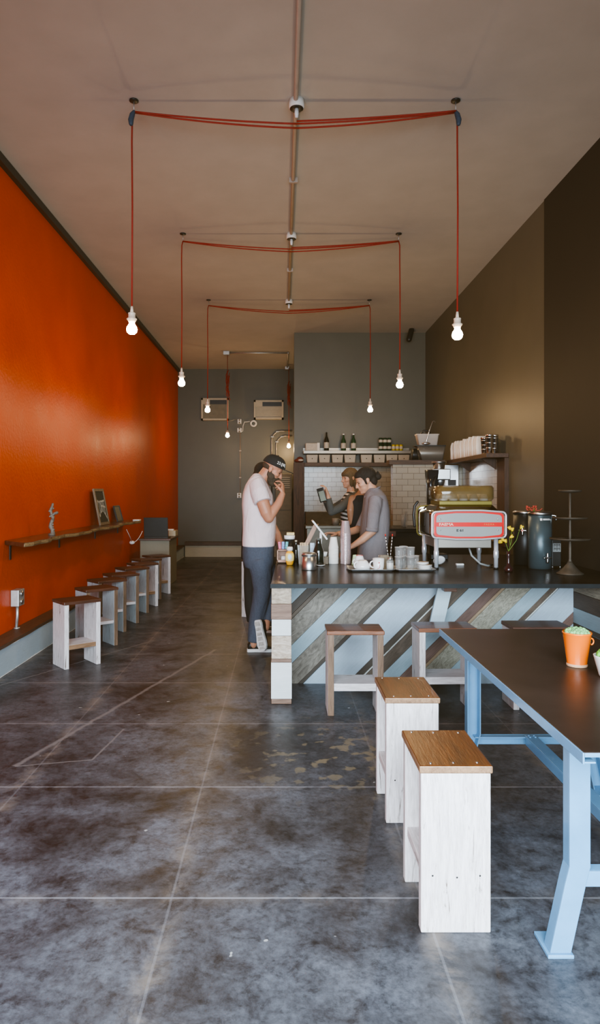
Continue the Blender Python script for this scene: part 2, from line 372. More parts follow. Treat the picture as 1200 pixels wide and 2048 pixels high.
# ---------------------------------------------------------------- ceiling conduit, pendants
t = thing('ceiling_conduit', 'long straight metal conduit running down the middle of the ceiling', 'conduit', (.11, 5, H))
MB().tube([(.10, .5, H - .022), (.112, 10.2, H - .022)], .017, 10).build('pipe', M['conduit'], t)
for y in (1.2, 3.2, 6.2, 8.7):
    MB().box(.07, .15, y - .012, y + .012, H - .045, H).build('strap', M['conduit'], t)
names = ['front', 'middle', 'rear']
def pendant(hx, bx, d, zb, twist, label, group, shift=0):
    t = thing('pendant_lamp', label, 'lamp', (hx, d, H), 0, group)
    s = 1 if bx > 0 else -1
    MB().lathe((hx, d, H - .012), [(.001, .012), (.034, .012), (.034, .004), (.02, 0), (.001, 0)], 18).build('ceiling_hook', M['black'], t)
    MB().tube([(hx, d, H - .01), (hx, d, H - .075)], .0035, 6).build('hook_wire', M['galv'], t)
    kn = V((hx, d, H - .085)); c = V((.112, d, H - .155))
    bz = zb + .115
    MB().tube([kn, kn + V((s * .012, 0, -.05)), V((bx, d, H - .3)), V((bx + .004, d, (H + bz) / 2)), V((bx, d, bz))], .0065, 8).build('cord', M['red_cord'], t)
    for k, (dz, dy, sg) in enumerate(((0, .0, .035), (-.006, .012, .05), (.012, -.01, .028))):
        if k == 2 and s < 0: continue
        MB().tube(sag(kn + V((0, dy, 0)), V((.112, d + dy, H - .175 + dz * 2.2 + (0 if k == 0 else -.012))), sg * .35, 16), .0068, 8).build('swag_cord', M['red_cord'], t)
    if twist:
        MB().tube([kn + V((.0, 0, .0)), kn + V((-s * -.012, 0, -.022)), kn + V((s * .02, -.01, -.065)), kn + V((s * .018, -.012, -.095))], [.012, .02, .021, .017], 10, rnd=True).build('tape_wrap', M['blue_tape'], t)
    MB().tube([(bx, d, bz + .05), (bx, d, bz)], [.009, .014], 10).build('cord_grip', M['socket'], t)
    MB().lathe((bx, d, zb), [(.001, .118), (.026, .117), (.029, .112), (.026, .106), (.027, .078), (.038, .074), (.038, .068), (.028, .056), (.026, .05), (.001, .05)], 20).build('socket', M['socket'], t)
    MB().lathe((bx, d, zb), [(.001, .06), (.02, .055), (.022, .035), (.036, .012), (.0405, -.006), (.036, -.026), (.022, -.039), (.001, -.0425)], 20).build('bulb', M['bulb'], t)
    L = bpy.data.lights.new('bulb_glow', 'POINT'); L.energy = 13; L.color = (1, .72, .42); L.shadow_soft_size = .045
    lo = bpy.data.objects.new('bulb_glow', L); C.objects.link(lo); lo.location = (bx, d, zb - .09)
    return t
for i, (d, lx, rx, zl, zr, nm) in enumerate(((4.97, -1.095, 1.292, 2.715, 2.675, 'nearest'), (7.53, -1.108, 1.317, 2.735, 2.715, 'middle'), (10.12, -1.102, 1.328, 2.75, 2.755, 'farthest'))):
    row = ('nearest to the viewer, blue tape at its knot', 'in the middle row', 'in the farthest row')[i]
    pendant(lx, lx - .015, d, zl, i == 0, f'bare bulb on red cord, left side, {row}', 'pendant bulbs on swagged red cords')
    pendant(rx, rx + .012, d, zr, i == 0, f'bare bulb on red cord, right side, {row}', 'pendant bulbs on swagged red cords')
    b = thing('junction_box', f'round white ceiling junction box feeding the {nm} pair of red cords', 'junction box', (.112, d, H), 0, 'round ceiling junction boxes')
    MB().lathe((.112, d, H - .062), [(.001, .062), (.058, .062), (.058, .006), (.052, 0), (.001, 0)], 24).build('housing', M['white_enamel'], b)
    MB().lathe((.112, d, H - .066), [(.001, .006), (.05, .006), (.05, 0), (.001, 0)], 24).build('cover', M['black'], b)
    MB().lathe((.112, d, H - .13), [(.001, .064), (.016, .064), (.016, .03), (.011, 0), (.001, 0)], 14).build('cord_outlet', M['white_plastic'], b)
# rear conduit run with two hanging bulbs and bundled cords
t = thing('rear_conduit', 'short bent conduit with square box on the ceiling near the rear wall', 'conduit', (-.5, 13.83, H))
MB().tube([(-1.09, 13.83, H - .03), (.13, 13.83, H - .03)], .016, 8).tube([(.13, 13.83, H - .03), (.13, 15.5, H - .03)], .016, 8).build('pipe', M['galv'], t)
MB().box(-1.2, -1.07, 13.76, 13.9, H - .075, H).build('square_box', M['galv'], t, bevel=.006)
MB().box(.08, .18, 15.44, 15.56, H - .07, H).build('corner_box', M['galv'], t, bevel=.006)
def bundled(x, d, zt, zb, label):
    t = thing('bundled_pendant', label, 'lamp', (x, d, H), 0, 'rear bulbs on bundled red cord')
    MB().tube([(x, d, zt), (x + .004, d, zb + .1)], .006, 6).build('cord', M['red_cord'], t)
    p = MB()
    for k in range(7):
        a = k * .9; pts = []
        for j in range(9):
            pts.append((x + .022 * math.cos(a) + (.02 if j in (0, 8) else 0) + .012 * math.sin(j + k), d + .02 * math.sin(a), zt - .42 - .5 * j / 8 * (1 - .05 * k) + .06 * (k % 3)))
        p.tube(pts, .007, 6)
    p.build('cord_bundle', M['red_cord'], t)
    MB().lathe((x, d, zb), [(.001, .11), (.02, .11), (.026, .08), (.036, .074), (.026, .05), (.001, .05)], 16).build('socket', M['socket'], t)
    MB().lathe((x, d, zb), [(.001, .06), (.022, .05), (.038, .012), (.042, -.006), (.036, -.026), (.001, -.043)], 16).build('bulb', M['bulb'], t)
    L = bpy.data.lights.new('bulb_glow', 'POINT'); L.energy = 13; L.color = (1, .72, .42); L.shadow_soft_size = .045
    lo = bpy.data.objects.new('bulb_glow', L); C.objects.link(lo); lo.location = (x - .02, d - .05, zb - .08)
bundled(-1.115, 13.83, H - .08, 2.675, 'small bare bulb hanging under a bundled red cord before the rear wall')
bundled(.165, 15.2, H - .08, 2.55, 'bare bulb hanging beside the curved conduits in the rear corridor')

# ---------------------------------------------------------------- rear wall fittings
def aircon(px0, px1, py0, py1, label, flip):
    a, b = W(px0, py1, 15.72), W(px1, py0, 15.72)
    global ac
    t = thing('air_conditioner', label, 'air conditioner', ((a.x + b.x) / 2, 15.8, a.z), 0, 'air conditioners in the rear wall')
    x0, x1, z0, z1 = a.x, b.x, a.z, b.z; y = 15.66; h = z1 - z0
    ac = t if not flip else ac
    p = MB(); f = .04
    p.box(x0, x1, y, 15.8, z0, z0 + f).box(x0, x1, y, 15.8, z1 - f, z1).box(x0, x0 + f, y, 15.8, z0, z1).box(x1 - f, x1, y, 15.8, z0, z1)
    p.build('frame', M['cream_plastic'], t)
    p = MB(); p.box(x0 + f, x1 - f, y + .03, 15.8, z0 + f, z1 - f - .1)
    for k in range(14): p.box(x0 + f + .01, x1 - f - .01, y + .02, y + .035, z0 + f + .02 + k * (h - .22) / 14, z0 + f + .03 + k * (h - .22) / 14)
    p.build('grille', M['cream_dark'] if not flip else M['cream_plastic'], t)
    MB().box(x0 + .2, x1 - f, y + .015, 15.8, z1 - f - .1, z1 - f).build('outlet_vent', M['black'], t)
    MB().box(x0 + f, x0 + .2, y + .01, 15.8, z1 - f - .1, z1 - f).build('control_panel', M['cream_plastic'], t)
aircon(403, 457.5, 797, 841, 'left window air conditioner with white rim and dark face on the rear wall', 0)
aircon(508, 567, 801, 839, 'right window air conditioner with cream face on the rear wall', 1)
def outlet(px, py, w, h, label):
    c = W(px, py, 15.75)
    t = thing('outlet_box', label, 'outlet', (c.x, 15.8, c.z - h / 2), 0, 'electrical boxes on the rear wall')
    MB().box(c.x - w / 2, c.x + w / 2, 15.72, 15.8, c.z - h / 2, c.z + h / 2).build('housing', M['white_plastic'], t, bevel=.006)
    for k in (-1, 1): MB().box(c.x - .018, c.x + .018, 15.712, 15.722, c.z + k * .03 - .02, c.z + k * .03 + .02).build('socket_face', M['cream_dark'], t)
MB().tube([W(456, 842, 15.77), W(463, 841, 15.77), W(474, 838, 15.77)], .007, 6).build('power_cable', M['cream_plastic'], ac)
outlet(479, 843, .09, .11, 'upper white plug box between the two air conditioners')
outlet(479, 860.5, .1, .105, 'lower white outlet box between the two air conditioners')
outlet(478.5, 991, .1, .12, 'white outlet box at the foot of the thin vertical conduit on the rear wall')
def pipe(name, label, pts, r, m, cat='conduit', y=15.77):
    t = thing(name, label, cat, tuple(W(*pts[-1], y)))
    P = [W(a, b, y) for a, b in pts]
    MB().tube(P, r, 8).build('pipe', m, t)
    for k in (.3, .75):
        q = P[0].lerp(P[-1], k) if len(P) == 2 else P[int(k * (len(P) - 1))]
        MB().box(q.x - r * 2.2, q.x + r * 2.2, q.y - r - .004, 15.797, q.z - .012, q.z + .012).build('strap', m, t)
pipe('wall_conduit', 'thin vertical conduit between outlet boxes on the rear wall', [(480.5, 866), (480.5, 985)], .011, M['conduit'])
def arc(x0, y0, r, x1, yb):
    return [(x1, y0)] + [(x0 + r - r * math.sin(a), y0 + r - r * math.cos(a)) for a in [PI / 2 * i / 8 for i in range(9)]] + [(x0, yb)]
pipe('curved_conduit', 'outer of two curved conduits in the lit rear corner', arc(543.5, 862, 19, 584, 1000), .016, M['shelf_steel'])
pipe('curved_conduit', 'inner of two curved conduits in the lit rear corner', arc(552.5, 872, 19, 584, 1000), .016, M['shelf_steel'])
t = thing('coiled_cable', 'white cable coiled under the right air conditioner', 'cable', tuple(W(507, 853, 15.75)))
p = MB(); c = W(507, 847, 15.74)
for r in (.05, .062, .072): p.tube([c + V((r * math.cos(a), random.uniform(-.01, .01), r * math.sin(a))) for a in [2 * PI * i / 20 for i in range(20)]], .009, 6, close=True)
p.build('coil', M['white_plastic'], t)
MB().tube([W(500, 843, 15.75), W(489, 844, 15.75), W(486, 852, 15.75), W(485.5, 862, 15.75), W(482, 864, 15.75)], .009, 6).build('lead', M['white_plastic'], t)
# corridor cabinet seen beside the customer
t = thing('corridor_cabinet', 'tall olive cabinet with louvred vent in the rear corridor behind the capped man', 'cabinet', (.06, 15.3, 0))
MB().box(-.13, .235, 15.05, 15.55, 0, 1.92).build('carcass', M['cream_dark'], t, bevel=.006)
for z0, z1 in ((.1, .62), (.65, 1.08), (1.11, 1.5)): MB().box(-.115, .22, 15.03, 15.05, z0, z1).build('drawer_front', M['cream_dark'], t, bevel=.004)
p = MB()
for k in range(6): p.box(-.02, .19, 15.03, 15.052, 1.6 + k * .045, 1.62 + k * .045)
p.build('louvre', M['cream_plastic'], t)
# security camera under the ceiling by the kitchen
t = thing('security_camera', 'small black camera high on the grey wall above the steel shelf', 'camera', (2.33, 12.2, 4.25))
MB().tube([W(826, 660, 12.15), W(820, 668, 11.95)], .025, 8).build('arm', M['black'], t)
MB().tube([W(823, 660, 11.9), W(818, 679, 11.85)], .048, 12, rnd=True).build('camera_body', M['black'], t)
# ---------------------------------------------------------------- stools
WHITE = (.71, .65, .635); BLUEW = (.50, .56, .58); RAW = (.16, .10, .065)
M['white_z'] = painted('white_washed_plank', WHITE, (.10, .065, .045), 'Z', .405, .55, .8)
M['white_x'] = painted('white_washed_rung', WHITE, (.10, .065, .045), 'X', .39, .55, .75)
M['blue_z'] = painted('blue_white_plank', BLUEW, (.10, .065, .045), 'Z', .405, .55, .8)
M['raw_z'] = wood('raw_edge', (.10, .055, .03), (.26, .16, .1), 'Z', 3, .6)
M['raw_x'] = wood('raw_board_edge', (.14, .07, .035), (.34, .2, .11), 'X', 3, .55)
M['amber'] = wood('amber_seat', (.045, .012, .003), (.165, .048, .009), 'X', 2.2, .3, .3)
M['seat_mid'] = wood('red_brown_seat', (.1, .03, .012), (.25, .09, .035), 'X', 2.2, .35, .3)
M['seat_dark'] = wood('dark_seat', (.04, .014, .008), (.13, .05, .03), 'X', 2.2, .4, .1)
def make_stool(label, L, Wd, seat, h=.571, leg='white_z', edge=None, rung='white_x', t=.04, zr=.20, screws=False, seat_edge=None, group=None, loc=(0, 0, 0), rz=0, tr=.036, rung_edge=None):
    r = thing('plank_stool', label, 'stool', loc, rz, group); st = .027
    for s in (-1, 1):
        p = MB(); x0, x1 = sorted((s * L / 2, s * (L / 2 - t)))
        p.box(x0, x1, -Wd / 2, Wd / 2, 0, h - st)
        if edge: p.m[2] = 1; p.m[3] = 1
        p.build('leg', [M[leg], M[edge or leg]], r, bevel=.004, local=True)
    p = MB(); p.box(-L / 2 + t, L / 2 - t, -Wd / 2 + .008, Wd / 2 - .008, zr - tr, zr); p.m[2] = p.m[3] = 1; p.build('rung', [M[rung], M[rung_edge or rung]], r, bevel=.003, local=True)
    p = MB(); p.box(-L / 2 - .006, L / 2 + .006, -Wd / 2 - .006, Wd / 2 + .006, h - st, h)
    for k in (2, 3, 4, 5): p.m[k] = 1
    p.build('seat', [M[seat], M[seat_edge or seat]], r, bevel=.005, local=True)
    if screws:
        for s in (-1, 1):
            for y in (-.085, 0, .085):
                MB().lathe((s * (L / 2 - t / 2) + random.uniform(-.004, .004), y + random.uniform(-.008, .008), h - .0005), [(.001, 0), (.006, 0), (.005, .002), (.001, .0025)], 10).build('screw', M['steel'], r, local=True)
                MB().lathe((s * (L / 2 - .0005), y * .95 + random.uniform(-.004, .004), zr - tr / 2 - random.uniform(.0, .012)), [(.001, 0), (.0038, 0), (.003, .0012), (.001, .0014)], 10, (s, 0, 0)).build('nail', M['black'], r, local=True)
    return r
# two beside the blue table (long axis down the room)
a = make_stool('nearest white plank stool with amber seat, beside the blue-legged table', .335, .238, 'amber', screws=True, seat_edge='raw_x', loc=(.594, 2.449, 0), rz=PI / 2, group='white plank stools', zr=.215)
dup(a, (.594, 3.205, 0), PI / 2, 'amber-seated white stool directly behind the nearest stool, at the table corner')
# three along the planked counter
make_stool('brown-edged white stool at the counter, left of the table', .375, .245, 'seat_mid', edge='raw_z', loc=(.498, 4.615, 0), rz=0, group='white plank stools', t=.042, zr=.215, tr=.05)
make_stool('white-edged stool at the counter, partly behind the blue table corner', .39, .235, 'seat_mid', loc=(1.135, 4.70, 0), rz=.03, group='white plank stools', t=.042, zr=.235, tr=.05)
make_stool('counter stool with only its dark seat showing above the table top', .4, .245, 'seat_dark', loc=(1.80, 4.74, 0), rz=0, group='white plank stools')
# row along the orange wall
corner = [(5.86, -1.587), (6.57, -1.61), (7.20, -1.672), (7.70, -1.64), (8.34, -1.655), (8.85, -1.632), (9.4, -1.69), (9.93, -1.648)]
lab = ['white stool nearest the viewer in the row along the orange wall', 'brown-edged stool, second from the viewer along the orange wall', 'brown-edged stool, third from the viewer along the orange wall',
       'dark-edged stool, fourth from the viewer along the orange wall', 'pale blue stool, fifth from the viewer along the orange wall', 'white-edged stool, sixth from the viewer along the orange wall',
       'half-hidden stool, seventh from the viewer along the orange wall', 'last stool of the row along the orange wall, before the black laptop']
th = math.radians(40)
base = [make_stool(lab[0], .325, .262, 'seat_dark', leg='white_z', rung='white_x', group='stools along the orange wall', rz=th, zr=.2, tr=.04, rung_edge='raw_x'),
        make_stool(lab[1], .325, .262, 'seat_dark', leg='blue_z', edge='raw_z', rung='white_x', group='stools along the orange wall', rz=th, zr=.25, tr=.03)]
for i, (d, x) in enumerate(corner):
    k = 0 if i in (0, 5, 7) else 1
    c = (x - .205, d + .004, 0)
    if i < 2: base[i].location = c
    else: dup(base[k], c, th + math.radians((0, 0, 2, -3, 1, -2, 3, 0)[i]), lab[i])
# taller stool behind the customers at the counter end
make_stool('tall white stool behind the two customers at the counter end', .34, .25, 'brown_wood_x', h=.695, loc=(-.305, 8.2, 0), rz=1.2, group='white plank stools', zr=.33)

# ---------------------------------------------------------------- blue steel table
M['blue_steel'] = plain('pale_blue_steel', (.115, .27, .43), .35, 0, .08, 9, bmp=.06, coat=.2)
M['table_top'] = plain('dark_table_top', (.03, .019, .016), .36, 0, .35, 3, bmp=.02, spec=.32)
x0, x1, y0, y1, tz = .868, 1.63, 1.93, 3.69, .75
t = thing('work_table', 'long dark topped table on pale blue steel legs at the right', 'table', ((x0 + x1) / 2, (y0 + y1) / 2, 0))
MB().box(x0 + .004, x1 - .004, y0 + .004, y1 - .004, tz - .012, tz).build('tabletop', M['table_top'], t, bevel=.002)
p = MB()
for b in ((x0, x0 + .006, y0, y1), (x1 - .006, x1, y0, y1)): p.box(*b, tz - .034, tz - .001)
for b in ((x0 + .0065, x1 - .0065, y0 + .0005, y0 + .0035), (x0 + .0065, x1 - .0065, y1 - .0035, y1 - .0005)): p.box(*b, tz - .014, tz - .0015)
p.box(x0 + .0065, x0 + .04, y0 + .004, y1 - .004, tz - .0335, tz - .028).box(x1 - .04, x1 - .0065, y0 + .004, y1 - .004, tz - .0335, tz - .028)
p.build('edge_band', M['blue_steel'], t, bevel=.0015)
def table_leg(s, y, f):
    cx = (x0 + x1) / 2; X = lambda q: cx + s * q; p = MB()
    # channel section following a bent path: outward flare near the floor
    path = [(.285, tz - .034), (.285, .29), (.298, .24), (.348, .012)]
    for w0, w1, dy0, dy1 in ((-.034, .034, -.003, .003), (-.034, -.028, 0, .05), (.028, .034, 0, .05)):
        poly = [(X(a + w0), z) for a, z in path] + [(X(a + w1), z) for a, z in path[::-1]]
        ya, yb = (y + f * dy0, y + f * dy1)
        p.prism([(a, ya, z) for a, z in poly], (0, yb - ya, 0))
    pl = [(X(.308), y - .012), (X(.392), y - .012), (X(.392), y + .11), (X(.308), y + .11)] if f > 0 else [(X(.308), y + .012), (X(.392), y + .012), (X(.392), y - .11), (X(.308), y - .11)]
    o = p.build('leg', M['blue_steel'], t, bevel=.0025)
    MB().prism([(a, b, 0) for a, b in pl], (0, 0, .012)).build('foot_plate', M['blue_steel'], o, bevel=.002)
    MB().box(min(X(.25), X(.322)), max(X(.25), X(.322)), min(y + f * .006, y + f * .06), max(y + f * .006, y + f * .06), tz - .06, tz - .0345).build('top_bracket', M['blue_steel'], o, bevel=.002)
for y, f in ((2.165, 1), (3.40, -1)):
    for s in (-1, 1): table_leg(s, y, f)
    p = MB(); cx = (x0 + x1) / 2
    p.box(cx - .28, cx + .28, y + f * .004 - .003, y + f * .004 + .003, .225, .275).box(cx - .279, cx + .279, min(y + f * .0072, y + f * .045), max(y + f * .0072, y + f * .045), .2685, .2748)
    p.build('cross_rail', M['blue_steel'], t, bevel=.0015)
p = MB(); p.box(cx - .028, cx + .028, 2.2, 3.365, .276, .282).box(cx - .028, cx - .022, 2.2105, 3.3545, .236, .2755).box(cx + .022, cx + .028, 2.2105, 3.3545, .236, .2755)
p.build('stretcher', M['blue_steel'], t, bevel=.0015)
p = MB()
for y in (3.33, 3.35): 
    for dx in (-.013, .013): p.lathe((cx + dx, y, .282), [(.001, 0), (.006, 0), (.005, .004), (.001, .005)], 8)
p.build('rivets', M['blue_steel'], t)

# pots on the table
M['orange_pot'] = plain('orange_enamel', (.80, .16, .01), .22, 0, .04, 8, coat=.5)
M['tan'] = plain('tan_rim', (.55, .33, .2), .5, 0, .08, 20)
M['white_pot'] = plain('white_pot', (.62, .58, .52), .5, 0, .06, 14)
M['moss'] = plain('green_moss', (.20, .42, .16), .8, 0, .4, 30)
M['moss_b'] = plain('bright_green_leaf', (.16, .48, .06), .6, 0, .35, 30)
def mound(c, r, h, n, mat, name, parent, sz):
    p = MB()
    for k in range(n):
        a = k * 2.39996; q = math.sqrt((k + .5) / n) * r
        z = h * (1 - (q / r) ** 2 * .8) + random.uniform(-.003, .003)
        R = Matrix.Rotation(a, 3, 'Z') @ Matrix.Rotation(.5 + .7 * q / r, 3, 'Y')
        p.ell(V(c) + V((q * math.cos(a), q * math.sin(a), z)), (sz, sz * .7, sz * .55 * random.uniform(.8, 1.2)), R, 8, 5)
    return p.build(name, mat, parent)
t = thing('potted_succulent', 'orange metal bucket pot of pale green moss on the dark table', 'plant', (1.279, 2.9, tz))
MB().lathe((1.279, 2.9, tz), [(.001, .004), (.034, .004), (.040, .0), (.042, .010), (.041, .014), (.0585, .140), (.061, .143), (.0595, .148), (.055, .145), (.053, .125), (.001, .125)], 36).build('pot', M['orange_pot'], t)
MB().lathe((1.279, 2.9, tz), [(.0425, .001), (.0435, .003), (.0435, .011), (.0425, .0125)], 36, cap=False).build('base_rim', M['tan'], t)
MB().tube([V((1.279 + .060 + .012 * math.sin(a), 2.9, tz + .105 + .014 * math.cos(a))) for a in [PI * i / 8 for i in range(9)]], .0035, 6).build('ear_handle', M['orange_pot'], t)
mound((1.279, 2.9, tz + .138), .049, .022, 40, M['moss'], 'moss', t, .013)
t = thing('potted_succulent', 'small white tapered pot of bright green leaves at the right picture edge', 'plant', (1.325, 2.715, tz))
MB().lathe((1.325, 2.715, tz), [(.001, .003), (.03, .0), (.036, .01), (.055, .082), (.057, .09), (.053, .09), (.05, .075), (.001, .075)], 32).build('pot', M['white_pot'], t)
mound((1.325, 2.715, tz + .085), .042, .034, 40, M['moss_b'], 'leaves', t, .013)

# ---------------------------------------------------------------- counter
BL = (.27, .36, .40)
pm = dict(lb=painted('pale_blue_plank', BL, (.10, .07, .05), 'X', .37, .5, .4), big=painted('wide_blue_plank', (.36, .44, .50), (.08, .055, .04), 'X', .355, .5, .3),
          gw=wood('weathered_plank', (.075, .06, .045), (.27, .235, .19), 'S', 2.6, .6, 0, 2.2), dk=wood('dark_plank', (.022, .016, .011), (.075, .055, .038), 'X', 3, .6),
          bn=wood('brown_plank', (.045, .03, .02), (.14, .10, .07), 'X', 3, .6, 0, .8), rb=wood('red_brown_plank', (.075, .038, .028), (.16, .09, .07), 'X', 2.2, .6), tn=wood('tan_strip', (.2, .13, .075), (.33, .23, .14), 'X', 3, .6),
          gm=wood('mottled_plank', (.12, .11, .075), (.40, .37, .29), 'S', 4.5, .6, 0, 2.5), ch=painted('chipped_strip', (.52, .54, .5), (.06, .04, .03), 'X', .47, .6, .3))
t = thing('service_counter', 'long dark topped counter faced with diagonal reclaimed planks', 'counter', (1.1, 5.3, 0))
strips = [(150, 300, 'lb'), (300, 372, 'dk'), (372, 402, 'bn'), (402, 575, 'gw'), (575, 697, 'lb'), (697, 872, 'gw'), (872, 905, 'dk'), (905, 1192, 'big'), (1192, 1248, 'dk'), (1248, 1262, 'ch'), (1262, 1372, 'bn'),
          (1372, 1502, 'lb'), (1502, 1590, 'rb'), (1590, 1616, 'tn'), (1616, 1788, 'gm'), (1788, 1914, 'lb'), (1914, 1958, 'bn'), (1958, 1972, 'ch'), (1972, 2222, 'big'), (2222, 2300, 'rb'), (2300, 2420, 'lb')]
def clip(poly, a, b, c):                          # keep a*x + b*z <= c
    out = []
    for i in range(len(poly)):
        p, q = poly[i], poly[(i + 1) % len(poly)]; dp, dq = a * p[0] + b * p[1] - c, a * q[0] + b * q[1] - c
        if dp <= 0: out.append(p)
        if (dp < 0 < dq) or (dq < 0 < dp):
            k = dp / (dp - dq); out.append((p[0] + (q[0] - p[0]) * k, p[1] + (q[1] - p[1]) * k))
    return out
px0, px1, pz0, pz1, py = .07, 2.29, .0, .82, 5.28
keys = list(pm); p = MB(); r2 = math.sqrt(.5)
o0 = V((px0, py, pz0))
d_prev = -.901 + .001182 * 150
for s0, s1, k in [(-600, 150, 'gw')] + strips + [(2420, 3200, 'bn')]:
    d0, d1 = -.901 + .001182 * s0, -.901 + .001182 * s1
    q = clip(clip([(px0, pz0), (px1, pz0), (px1, pz1), (px0, pz1)], 1, -1, d1 - .0012), -1, 1, -d0 - .0012)
    if len(q) < 3: continue
    p.cur = keys.index(k); th_ = {'big': .024, 'dk': .017, 'bn': .018}.get(k, .021) + random.uniform(-.001, .001)
    # local frame: x along the planks, z across
    loc = [((x - px0 + z - pz0) * r2, (z - pz0 - x + px0) * r2) for x, z in q]
    p.prism([(a, -th_, b) for a, b in loc], (0, th_, 0))
o = p.build('plank_front', [pm[k] for k in keys], t, bevel=.0015, local=True)
o.location = o0 - t.location; o.rotation_euler = (0, -PI / 4, 0)
MB().box(px0, px1, py, py + .03, 0, .82).box(.05, .07, py, 6.3, 0, .82).box(.05, 2.5, 6.3, 6.33, 0, .82).build('carcass', M['black'], t)
# end post of stacked blocks
pk = [wood('swirl_block', (.22, .16, .10), (.52, .42, .32), 'S', 4, .6, 0, 2.5), wood('brown_block', (.13, .07, .045), (.27, .17, .12), 'X', 3, .6), painted('white_block', (.62, .64, .63), (.2, .13, .09), 'X', .3, .55, .2),
      wood('pale_block', (.32, .23, .15), (.62, .53, .44), 'S', 3.5, .6, 0, 1.5)]
p = MB(); zz = lambda y: EYE - (y - VY) * 4.75 / F
for ya, yb, k, dx in ((1172, 1208, 0, 0), (1208, 1239, 1, .002), (1239, 1272, 2, -.001), (1272, 1318, 3, 0), (1318, 1325, 1, .001), (1325, 1398, 2, .003), (1398, 1408.6, 1, .001)):
    p.cur = k; p.box(-.071 - dx, .07 + dx, 4.75 - dx, 5.26, max(0, zz(yb)) + .0008, min(zz(ya), .827) - .0008)
p.build('end_post', pk, t, bevel=.003)
# return wing by the right wall with horizontal boards
p = MB(); zs = [0, .16, .33, .50, .60, .715, .826]
wk = [wood('wing_grey', (.13, .11, .08), (.34, .3, .22), 'Y', 3, .6, 0, 2), wood('wing_dark', (.03, .02, .013), (.09, .06, .04), 'Y', 3, .6), painted('wing_blue', (.27, .35, .38), (.12, .08, .05), 'Y', .33, .55, .3)]
for i, k in enumerate((1, 0, 1, 2, 2, 1)):
    pass
zz2 = [(.0, .17, 1), (.17, .36, 0), (.36, .48, 1), (.48, .60, 2), (.60, .725, 1), (.725, .826, 0)]
for a_, b_, k in zz2:
    p.cur = k; p.box(2.29, 2.33, 4.2, 5.3, a_ + .001, b_ - .001)
p.build('wing_panel', wk, t, bevel=.002)
M['counter_top'] = plain('dark_steel_top', (.012, .010, .008), .27, .0, .5, 4, bmp=.02, spec=.18)
p = MB(); p.prism([(-.075, 4.715, CT - .029), (2.605, 4.715, CT - .029), (2.605, 6.95, CT - .029), (1.27, 6.95, CT - .029), (1.27, 6.40, CT - .029), (-.045, 6.40, CT - .029)], (0, 0, .0275))
p.build('countertop', M['counter_top'], t, bevel=.003)
M['edge_steel'] = plain('edge_steel', (.014, .018, .02), .5, 0, .3, 6, spec=.2)
MB().box(-.078, 2.6, 4.708, 4.716, CT - .031, CT - .001).build('front_edge', M['edge_steel'], t)
# leaning brace under the top
p = MB(); p.bar((1.178, 5.13, .46), (1.262, 5.13, .824), .107, .03, V((1, 0, 0))); p.build('brace', painted('blue_brace', (.42, .52, .56), RAW, 'Z', .3, .5, .25), t, bevel=.002)
MB().box(1.205, 1.30, 4.96, 5.05, .765, .826).build('brace_block', M['amber'], t, bevel=.003)

# ---------------------------------------------------------------- wall bar on the orange wall
M['walnut'] = wood('live_edge_slab', (.022, .012, .008), (.11, .055, .03), 'Y', 2, .3, .3)
M['bark'] = wood('live_edge_bark', (.07, .04, .02), (.42, .27, .13), 'Y', 3, .5, 0, 2)
t = thing('wall_bar', 'live-edge dark wood bar shelf on the orange wall', 'shelf', (-2.44, 8, 1.04))
fr = []; n = 40
for i in range(n + 1):
    y = 5.62 + (10.3 - 5.62) * i / n
    fr.append((-2.16 + .03 * math.sin(i * .55) + .018 * math.sin(i * 1.7) - (.1 if i == n else 0), y))
top = [(-2.438, 5.9)] + fr + [(-2.438, 10.3)]
MB().prism([(x, y, 1.04) for x, y in top], (0, 0, .038)).build('slab', M['walnut'], t, bevel=.004)
p = MB()
for (xa, ya), (xb, yb) in zip(fr[:-1], fr[1:]): p.prism([(xa, ya, 1.042), (xb, yb, 1.042), (xb + .007, yb, 1.055), (xa + .007, ya, 1.055)], (0, 0, .02))
p.build('live_edge', M['bark'], t)
for y in (5.98, 7.3, 8.7, 9.9):
    p = MB(); p.bar((-2.42, y, 1.035), (-2.42, y, .90), .03, .008, V((0, 1, 0))).bar((-2.42, y, 1.034), (-2.22, y, 1.034), .03, .008, V((0, 1, 0)))
    p.build('bracket', M['black'], t)
# things on it
M['silver_bark'] = plain('silvered_twig', (.2, .17, .14), .45, .3, .35, 40, bmp=.5)
t = thing('twig_sculpture', 'knobbly silvery branch figure standing on the orange wall bar', 'ornament', (-2.27, 6.62, 1.078))
b0 = V((-2.27, 6.62, 1.078))
p = MB(); tr = [b0 + V((.01 * math.sin(i * 1.3), .006 * math.cos(i), .0 + i * .028)) for i in range(12)]
p.tube(tr, [.03, .022, .018, .024, .017, .02, .016, .02, .015, .017, .014, .012], 10, rnd=True)
p.tube([b0 + V((0, 0, .19)), b0 + V((.028, 0, .215)), b0 + V((.05, 0, .222))], [.014, .014, .016], 8, rnd=True)
for k in range(10): p.ell(b0 + V((random.uniform(-.025, .025), random.uniform(-.02, .01), .03 + k * .026)), (.012, .012, .01), None, 8, 6)
p.build('trunk', M['silver_bark'], t); MB().lathe(b0, [(.001, 0), (.034, 0), (.034, .012), (.026, .02), (.001, .022)], 18).build('base', M['silver_bark'], t)
M['frame_wood'] = wood('weathered_frame', (.10, .07, .045), (.26, .19, .12), 'Z', 3, .6)
M['slate'] = plain('chalkboard', (.018, .02, .017), .7, 0, .3, 6)
M['chalk'] = plain('chalk', (.5, .47, .4), .9, 0, .2, 60)
